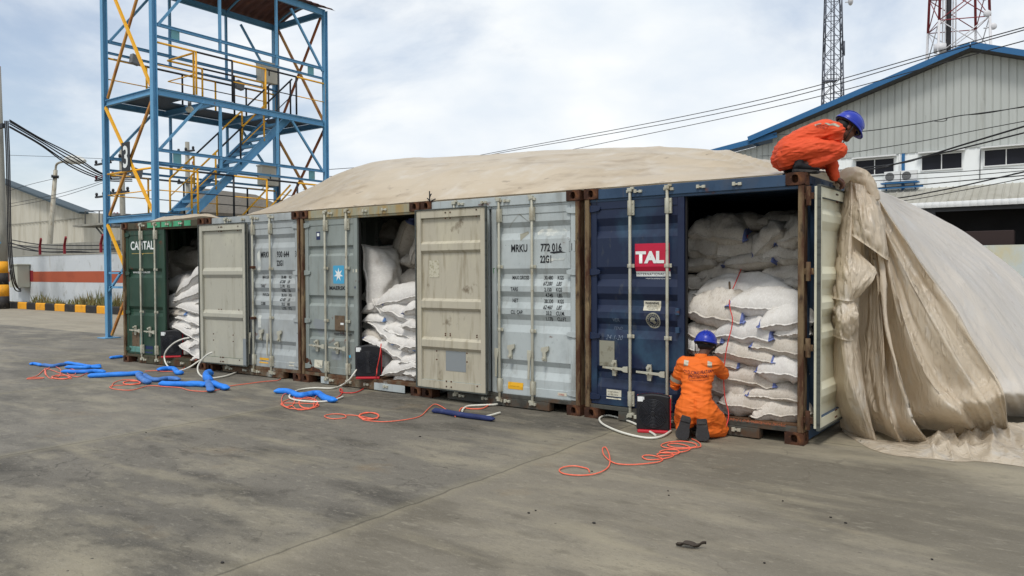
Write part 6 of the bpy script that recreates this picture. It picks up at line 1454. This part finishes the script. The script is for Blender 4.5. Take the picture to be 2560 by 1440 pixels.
def patch(pts2, n=8):
    """bilinear quad patch of 2-D corner points"""
    me = bpy.data.meshes.new('tape'); a, b_, c, d = [Vector((*p, 0)) for p in pts2]
    V = [a.lerp(b_, i/n).lerp(d.lerp(c, i/n), j/n) for i in range(n+1) for j in range(n+1)]
    me.from_pydata(V, [], [(i*(n+1)+j, (i+1)*(n+1)+j, (i+1)*(n+1)+j+1, i*(n+1)+j+1) for i in range(n) for j in range(n)]); return me
def helmet(c, fwd, up, parent, sc=1.):
    fwd = Vector(fwd).normalized(); up = (Vector(up)-fwd*Vector(up).dot(fwd)).normalized(); rt = fwd.cross(up)
    M_ = Matrix((rt, fwd, up)).transposed().to_4x4(); M_.translation = Vector(c)
    b = MB(); b.sphere((0, 0, 0), (.116*sc, .142*sc, .122*sc), 32, 10, True, 0., 1.)
    n = 40
    vs = []; 
    for k in range(n):
        a = 2*math.pi*k/n; ca, sa = math.cos(a), math.sin(a); pk = max(0, sa)**3
        for r, z in ((1.0, .004), (1.05, -.004), (1.055+.24*pk, -.012-.014*pk), (1.05+.23*pk, -.020-.014*pk), (.99, -.014)): vs.append((.116*sc*r*ca*(1-.10*pk*0), .142*sc*r*sa, z))
    b.add(vs, [(5*k+e, 5*((k+1) % n)+e, 5*((k+1) % n)+(e+1) % 5, 5*k+(e+1) % 5) for k in range(n) for e in range(5)], True)
    for off in (-.03, 0, .03):
        b.tube([(off, .142*sc*math.cos(t)*.985, .122*sc*math.sin(t)*1.0) for t in [math.pi*(.12+.72*i/16) for i in range(17)]], .007 if off == 0 else .004, 6)
    me = b.mesh('helmet'); me.transform(M_); h = put('helmet', me, K_hel, parent)
    s = MB(); s.tube([(.106*sc*math.cos(a*math.pi/16), .128*sc*math.sin(a*math.pi/16), -.022) for a in range(33)], .008, 6); me = s.mesh('head_band'); me.transform(M_); put('head_band', me, M_dark, h)
    for sx in (-1, 1):
        s = MB(); s.tube([(sx*.105, .01, -.01), (sx*.092, .03, -.10), (sx*.05, .055, -.19), (0, .06, -.205)], .005, 6); me = s.mesh('chin_strap'); me.transform(M_); put('chin_strap', me, M_dark, h)
    return h
def head(B, c, fwd, up, neck):
    """skull, jaw, nose, brow, lips, ears as one surface"""
    fwd = Vector(fwd).normalized(); up = (Vector(up)-fwd*Vector(up).dot(fwd)).normalized(); rt = fwd.cross(up); c = Vector(c)
    L_ = lambda x, y, z: c+rt*x+fwd*y+up*z
    def e(p, r):
        n0 = len(B.b.v); B.b.sphere((0, 0, 0), r, 16, 10)
        for i in range(n0, len(B.b.v)): v = B.b.v[i]; B.b.v[i] = tuple(L_(p[0]+v[0], p[1]+v[1], p[2]+v[2]))
    e((0, -.012, .03), (.076, .098, .088)); e((0, .022, -.03), (.064, .076, .082)); e((0, .058, -.082), (.036, .036, .030)); e((0, .085, -.012), (.013, .022, .020)); e((0, .078, .012), (.010, .022, .028))
    for sx in (-1, 1): e((sx*.03, .068, .030), (.026, .018, .011)); e((sx*.036, .056, -.018), (.022, .026, .018)); e((sx*.078, -.008, -.006), (.010, .020, .032)); e((sx*.028, .066, .013), (.012, .010, .008))
    e((0, .074, -.047), (.022, .016, .008)); e((0, .072, -.060), (.020, .016, .008))
    B.cap(L_(0, -.025, -.05), neck, .056, .060)
def hand(B, w, d, n, curl=.9, s=1., thumb=1):
    """w wrist, d direction of palm, n palm normal (towards what is gripped)"""
    w, d, n = Vector(w), Vector(d).normalized(), Vector(n); n = (n-d*n.dot(d)).normalized(); sd = d.cross(n)*thumb
    pm = w+d*.055*s
    for k in range(4):
        o = (k-1.5)*.021*s; B.cap(w+sd*o*.7+d*.01, w+sd*o+d*.088*s, .016*s, .0125*s)
    for k, ln in enumerate((.070, .080, .074, .056)):
        o = (k-1.5)*.021*s; p = w+sd*o+d*.088*s; ang = .25; l = ln*s
        for j, q in enumerate((.45, .32, .23)):
            ang += curl*(.55 if j else .35); v = d*math.cos(ang)+n*math.sin(ang); p2 = p+v*l*q; B.cap(p, p2, (.0098-.0008*j)*s, (.0092-.0009*j)*s); p = p2
    t0 = w+d*.03*s-sd*.030*s; t1 = t0+(d*.55-sd*.55+n*.45).normalized()*.038*s; t2 = t1+(d*.8-sd*.05+n*.6).normalized()*.032*s; B.cap(t0, t1, .014*s, .012*s); B.cap(t1, t2, .0115*s, .010*s)
def boot(parent, heel, toe, up, name='boot', ws=1.):
    """heel/toe: sole end points, up: away from the sole"""
    h, t = Vector(heel), Vector(toe); f = (t-h).normalized(); up = Vector(up); up = (up-f*up.dot(f)).normalized(); r = f.cross(up)*ws
    T = lambda x, y, z: h+r*x+f*y*(t-h).length+up*z
    B = Blob(Matrix.Identity(4)); n = 14
    rings = [(0, .030, .055), (.08, .036, .075), (.25, .036, .085), (.45, .038, .075), (.65, .046, .058), (.82, .048, .048), (.95, .038, .040), (1.0, .022, .03)]
    vs = []
    for y, w_, z in rings:
        for k in range(n):
            a = 2*math.pi*k/n; vs.append(T(w_*math.cos(a), y, .016+max(0, (math.sin(a)+1)/2)**.8*z))
    m = len(rings); B.b.add(vs, [(i*n+k, i*n+(k+1) % n, (i+1)*n+(k+1) % n, (i+1)*n+k) for i in range(m-1) for k in range(n)]+[tuple(range(n))[::-1], tuple(range((m-1)*n, m*n))], True)
    B.cap(T(0, .18, .07), T(0, .16, .17), .048, .052)
    o = B.remesh(name, K_boot, parent, .008, 3)
    s = MB(); ol = []
    for y, w_, z in rings: ol.append((w_*1.06, y))
    poly = [(x, y) for x, y in ol]+[(-x, y) for x, y in ol[::-1]]
    s.prism(poly, lambda a, c, d: tuple(T(a, c, d)), -.006, .018); s.prism([(x*.9, y) for x, y in poly if y <= .26], lambda a, c, d: tuple(T(a, c, d)), -.016, -.006); sl = s.build('sole', K_sole, o, .003)
    return o
# ---- kneeling worker, seen from behind
X1 = frame((-.925, -.345, 0), (-.33, .944))
X1 = X1 @ Matrix.Diagonal((.86, 1, 1, 1))
LX = lambda *p: X1 @ Vector(p)
B = Blob(X1)
sk = Blob(X1)
hip = (-.015, .10, .30); waist = (-.015, .165, .48); chest = (.0, .225, .66); neckp = (.045, .255, .79); hd = (.085, .305, .905)
shL, shR = (-.165, .235, .715), (.185, .225, .725)
kneeL, kneeR = (-.19, .36, .075), (.27, .26, .075); hipL, hipR = (-.11, .10, .28), (.09, .10, .28); ankL, ankR = (-.125, .045, .13), (.085, .04, .12)
elL, wrL = (-.265, .30, .50), (-.20, .52, .70); elR, wrR = (.29, .37, .62), (.22, .56, .66)
head(sk, hd, (-.05, .95, -.18), (.10, .15, 1), (.055, .262, .80))
sk.slab([hip, waist, chest, (.02, .24, .75)], [.14, .13, .15, .08], [.10, .09, .09, .06], (1, 0, 0))
sk.chain([shL, elL, wrL], [.045, .036, .027]); sk.chain([shR, elR, wrR], [.045, .036, .027]); sk.cap(chest, shL, .06, .045); sk.cap(chest, shR, .06, .045); sk.cap((.03, .25, .72), (.055, .262, .80), .055, .055)
sk.chain([hipL, kneeL, ankL], [.07, .05, .033]); sk.chain([hipR, kneeR, ankR], [.07, .05, .033])
hand(sk, wrL, (.15, .7, .5), (.7, .3, -.1), .7, .95, 1); hand(sk, wrR, (-.2, .8, .2), (-.5, .2, -.5), .7, .95, -1)
p1 = sk.remesh('person', K_skin, None, .0065, 3)
tag(p1, 'worker in orange coveralls and blue helmet kneeling at the open blue container, seen from behind', 'person')
B.slab([(-.015, .065, .20), (-.015, .085, .29), (-.012, .125, .40), (-.008, .170, .50), (0, .215, .62), (.012, .238, .70), (.03, .250, .765)], [.185, .205, .182, .170, .188, .180, .085], [.13, .15, .128, .115, .118, .100, .062], (1, 0, 0))
B.chain([(.012, .238, .705), shL, elL, wrL], [.09, .084, .064, .044]); B.chain([(.012, .238, .705), shR, elR, wrR], [.09, .084, .064, .044])
B.chain([hipL, (-.16, .24, .17), kneeL], [.135, .112, .078]); B.chain([kneeL, (-.165, .17, .085), (-.15, .05, .10)], [.078, .074, .072])
B.chain([hipR, (.20, .19, .17), kneeR], [.135, .115, .080]); B.chain([kneeR, (.19, .14, .085), (.115, .06, .095)], [.080, .076, .070])
B.ball((-.09, .055, .22), (.115, .11, .11)); B.ball((.07, .055, .22), (.115, .11, .11))
def wf1(c):
    f = 0
    if .40 < c.z < .60: f += .007*math.sin(c.z*95+4*nz(c.x*4, c.y*4)+2.5*c.x*6)*(1-abs(c.z-.5)/.1)
    if abs(c.x+.012) < .02 and c.z < .42 and c.y < .1: f -= .014*(1-abs(c.x+.012)/.02)
    if .425 < c.z < .445: f -= .004
    return f
k1 = B.remesh('coverall', K_or1, p1, .008, 3, .010, 3, wf1)
cb = Blob(X1); 
b = MB(); n = 28; vs = []
for k in range(n):
    a = 2*math.pi*k/n; ca, sa = math.cos(a), math.sin(a)
    for r, z, dy in ((.083, .752, 0), (.070, .790, .004), (.072, .822-.012*sa, .008), (.064, .818-.012*sa, .008), (.060, .76, 0)): vs.append(tuple(LX(.040+r*ca*1.05, .250+dy+r*sa*.9, z)))
b.add(vs, [(5*k+e, 5*((k+1) % n)+e, 5*((k+1) % n)+(e+1) % 5, 5*k+(e+1) % 5) for k in range(n) for e in range(5)], True); b.build('collar', K_or1, k1)
fw = (X1.to_3x3() @ Vector((0, 1, .22))).normalized()
def back_txt(t, cx, z, size, sx, bold=0.):
    me = subdiv(text_mesh(t, size, sx, 'CENTER', bold)); project(me, k1, lambda v: LX(cx+v.x, -.35, z+v.y+v.x*.035-.12), fw); put('lettering', me, K_txt, k1)
back_txt('CV.GUCIMAS PRATAMA', .012, .664, .040, .80, .0006); back_txt('(PROTECTOR)', .015, .628, .038, .95, .0006); back_txt('email.gucimas_pratama yahoo.com', .02, .604, .017, .95)
for q in ([(-.155, .720), (-.105, .728), (-.098, .77), (-.150, .775)], [(.115, .720), (.165, .712), (.165, .765), (.115, .775)]):
    me = patch(q); project(me, k1, lambda v: LX(v.x, -.35, v.y-.12), fw, .003); put('reflective_tape', me, K_ref, k1)
b = MB()
vs = []
ta, tb_ = Vector(shL).lerp(Vector(elL), .62), Vector(shL).lerp(Vector(elL), .80); ax = (Vector(elL)-Vector(shL)).normalized()
B2 = MB(); B2.tube([LX(*ta), LX(*tb_)], [.077, .073], 20, cap=False); B2.build('reflective_tape', K_ref, k1)
helmet(LX(.088, .300, .945), X1.to_3x3() @ Vector((-.05, .95, -.22)), X1.to_3x3() @ Vector((.14, .20, 1)), p1, .95)
hr = MB(); hr.sphere(LX(.086, .285, .915), (.080, .088, .062), 16, 8); hr.build('hair', K_hair, p1)
up1 = X1.to_3x3()
boot(p1, LX(-.105, -.045, .245), LX(-.165, -.075, .018), up1 @ Vector((0, 1, .15)), ws=1.3); boot(p1, LX(.060, -.050, .225), LX(.075, -.085, .016), up1 @ Vector((.1, 1, .15)), ws=1.3)
# ---- squatting worker on the roof corner, side view
X2 = frame((-.14, .20, 2.595), (.80, .60))
LX2 = lambda *p: X2 @ Vector(p)
# helper: reference side profile, (px,py) -> forward,height with 258 px per metre
def q(px, py, x): return (x, (px-1990)*.00388, (436-py)*.00388)
sk = Blob(X2)
hip = q(1968, 386, 0); sh = q(2072, 328, 0); mid = q(2012, 350, 0)
hdc = q(2116, 322, .02)
shN, shF = q(2072, 336, .17), q(2078, 334, -.17); elN, elF = q(2074, 394, .035), q(2090, 394, -.15); wrN, wrF = q(2084, 443, .05), q(2094, 440, -.07)
knN, knF = q(2084, 386, .17), q(2086, 392, -.14); hpN, hpF = q(1972, 390, .10), q(1972, 390, -.10); anN, anF = q(1996, 418, .13), q(2000, 420, -.12)
head(sk, hdc, (0, .80, -.62), (0, .60, .80), q(2088, 330, .01))
sk.slab([hip, mid, sh, q(2086, 326, 0)], [.13, .13, .15, .07], [.10, .10, .09, .06], (1, 0, 0))
sk.chain([sh, shN, elN, wrN], [.06, .045, .036, .027]); sk.chain([sh, shF, elF, wrF], [.06, .045, .036, .027]); sk.cap(q(2078, 328, 0), q(2092, 328, .01), .055, .055)
sk.chain([hip, hpN, knN, anN], [.1, .075, .05, .04]); sk.chain([hip, hpF, knF, anF], [.1, .075, .05, .04])
hand(sk, wrN, (-.15, .75, -.55), (-.3, -.2, -.8), .9, 1.0, -1); hand(sk, wrF, (.05, .75, -.5), (.2, -.2, -.8), .8, 1.0, 1)
p2 = sk.remesh('person', K_skin, None, .0065, 3)
tag(p2, 'worker in red orange coveralls and blue helmet squatting on the container roof corner', 'person')
B = Blob(X2)
B.slab([q(1964, 402, 0), q(1966, 386, 0), q(1980, 366, 0), q(2010, 347, 0), q(2046, 332, 0), q(2072, 326, 0), q(2088, 326, .01)], [.15, .180, .175, .165, .180, .165, .075], [.09, .115, .112, .108, .108, .095, .06], (1, 0, 0))
B.chain([sh, shN, elN, wrN], [.095, .080, .062, .042]); B.chain([sh, shF, elF, wrF], [.095, .084, .066, .044])
B.chain([q(1970, 384, .10), q(2022, 378, .17), q(2080, 383, .20)], [.118, .096, .066]); B.chain([q(2080, 384, .20), q(2048, 401, .18), q(2018, 412, .15)], [.066, .068, .062])
B.chain([hpF, q(2020, 390, -.13), knF], [.12, .105, .078]); B.chain([knF, q(2046, 404, -.13), q(2014, 416, -.12)], [.078, .074, .070])
B.ball(q(1964, 394, .06), (.115, .115, .12)); B.ball(q(1964, 394, -.06), (.115, .115, .12))
k2 = B.remesh('coverall', K_or2, p2, .0075, 3, .009, 7, lambda c: .006*nz(c.x*6, c.y*7+c.z*4, c.z*42-c.y*14)+.004*(1-abs(nz(c.x*4, c.y*6, c.z*26-c.y*12)))**6)
b = MB(); vs = []; n = 28
cn = Vector(q(2090, 326, .01)); axn = (Vector(hdc)-Vector(q(2072, 328, 0))).normalized(); s1 = Vector((1, 0, 0)); s2 = axn.cross(s1)
for k in range(n):
    a = 2*math.pi*k/n; ca, sa = math.cos(a), math.sin(a)
    for r, z in ((.085, -.03), (.074, .01), (.076, .045), (.068, .042), (.062, -.02)): vs.append(tuple(X2 @ (cn+s1*r*ca*1.05+s2*r*sa+axn*z)))
b.add(vs, [(5*k+e, 5*((k+1) % n)+e, 5*((k+1) % n)+(e+1) % 5, 5*k+(e+1) % 5) for k in range(n) for e in range(5)], True); b.build('collar', K_or2, k2)
R3 = X2.to_3x3()
dv = (R3 @ Vector((-.78, .12, -.60))).normalized()       # from near side and above onto the back
def onback(p2d): return None
def pat2(pts, name, m, lift=.003):
    me = patch(pts, 10)
    project(me, k2, lambda v: (X2 @ Vector(q(v.x, v.y, .16)))-dv*.5, dv, lift); put(name, me, m, k2)
pat2([(2044, 317), (2049, 314), (2078, 343), (2073, 347)], 'reflective_tape', K_ref); pat2([(2020, 318), (2036, 313), (2038, 317), (2022, 323)], 'reflective_tape', K_ref)
me = subdiv(text_mesh('GUCIMAS PRATAMA', 7.5, .50, 'CENTER'))
for v in me.vertices: x, y = v.co.x, v.co.y; v.co = Vector((2038+x*.86+y*.3, 327+x*.34-y*.86, 0))
project(me, k2, lambda v: (X2 @ Vector(q(v.x, v.y, .16)))-dv*.5, dv, .004); put('lettering', me, K_txt, k2)
me = subdiv(text_mesh('(PROTECTOR)', 7.5, .50, 'CENTER'))
for v in me.vertices: x, y = v.co.x, v.co.y; v.co = Vector((2033+x*.86+y*.3, 332+x*.34-y*.86, 0))
project(me, k2, lambda v: (X2 @ Vector(q(v.x, v.y, .16)))-dv*.5, dv, .004); put('lettering', me, K_txt, k2)
hdv = Vector(hdc)+Vector((0, .60, .80)).normalized()*.045
helmet(X2 @ (hdv+Vector((0, .0, .0))), R3 @ Vector((0, .78, -.66)), R3 @ Vector((0, .62, .80)), p2, .98)
hr = MB(); hr.sphere((0, 0, 0), (.079, .085, .07), 16, 8); me = hr.mesh('hair'); me.transform(Matrix.Translation(X2 @ (Vector(hdc)+Vector((0, -.035, .02))))); put('hair', me, K_hair, p2)
boot(p2, LX2(*q(1970, 432, .135)), LX2(*q(2034, 437, .14)), R3 @ Vector((0, -.1, 1))); boot(p2, LX2(*q(1972, 433, -.12)), LX2(*q(2038, 438, -.13)), R3 @ Vector((0, -.1, 1)))
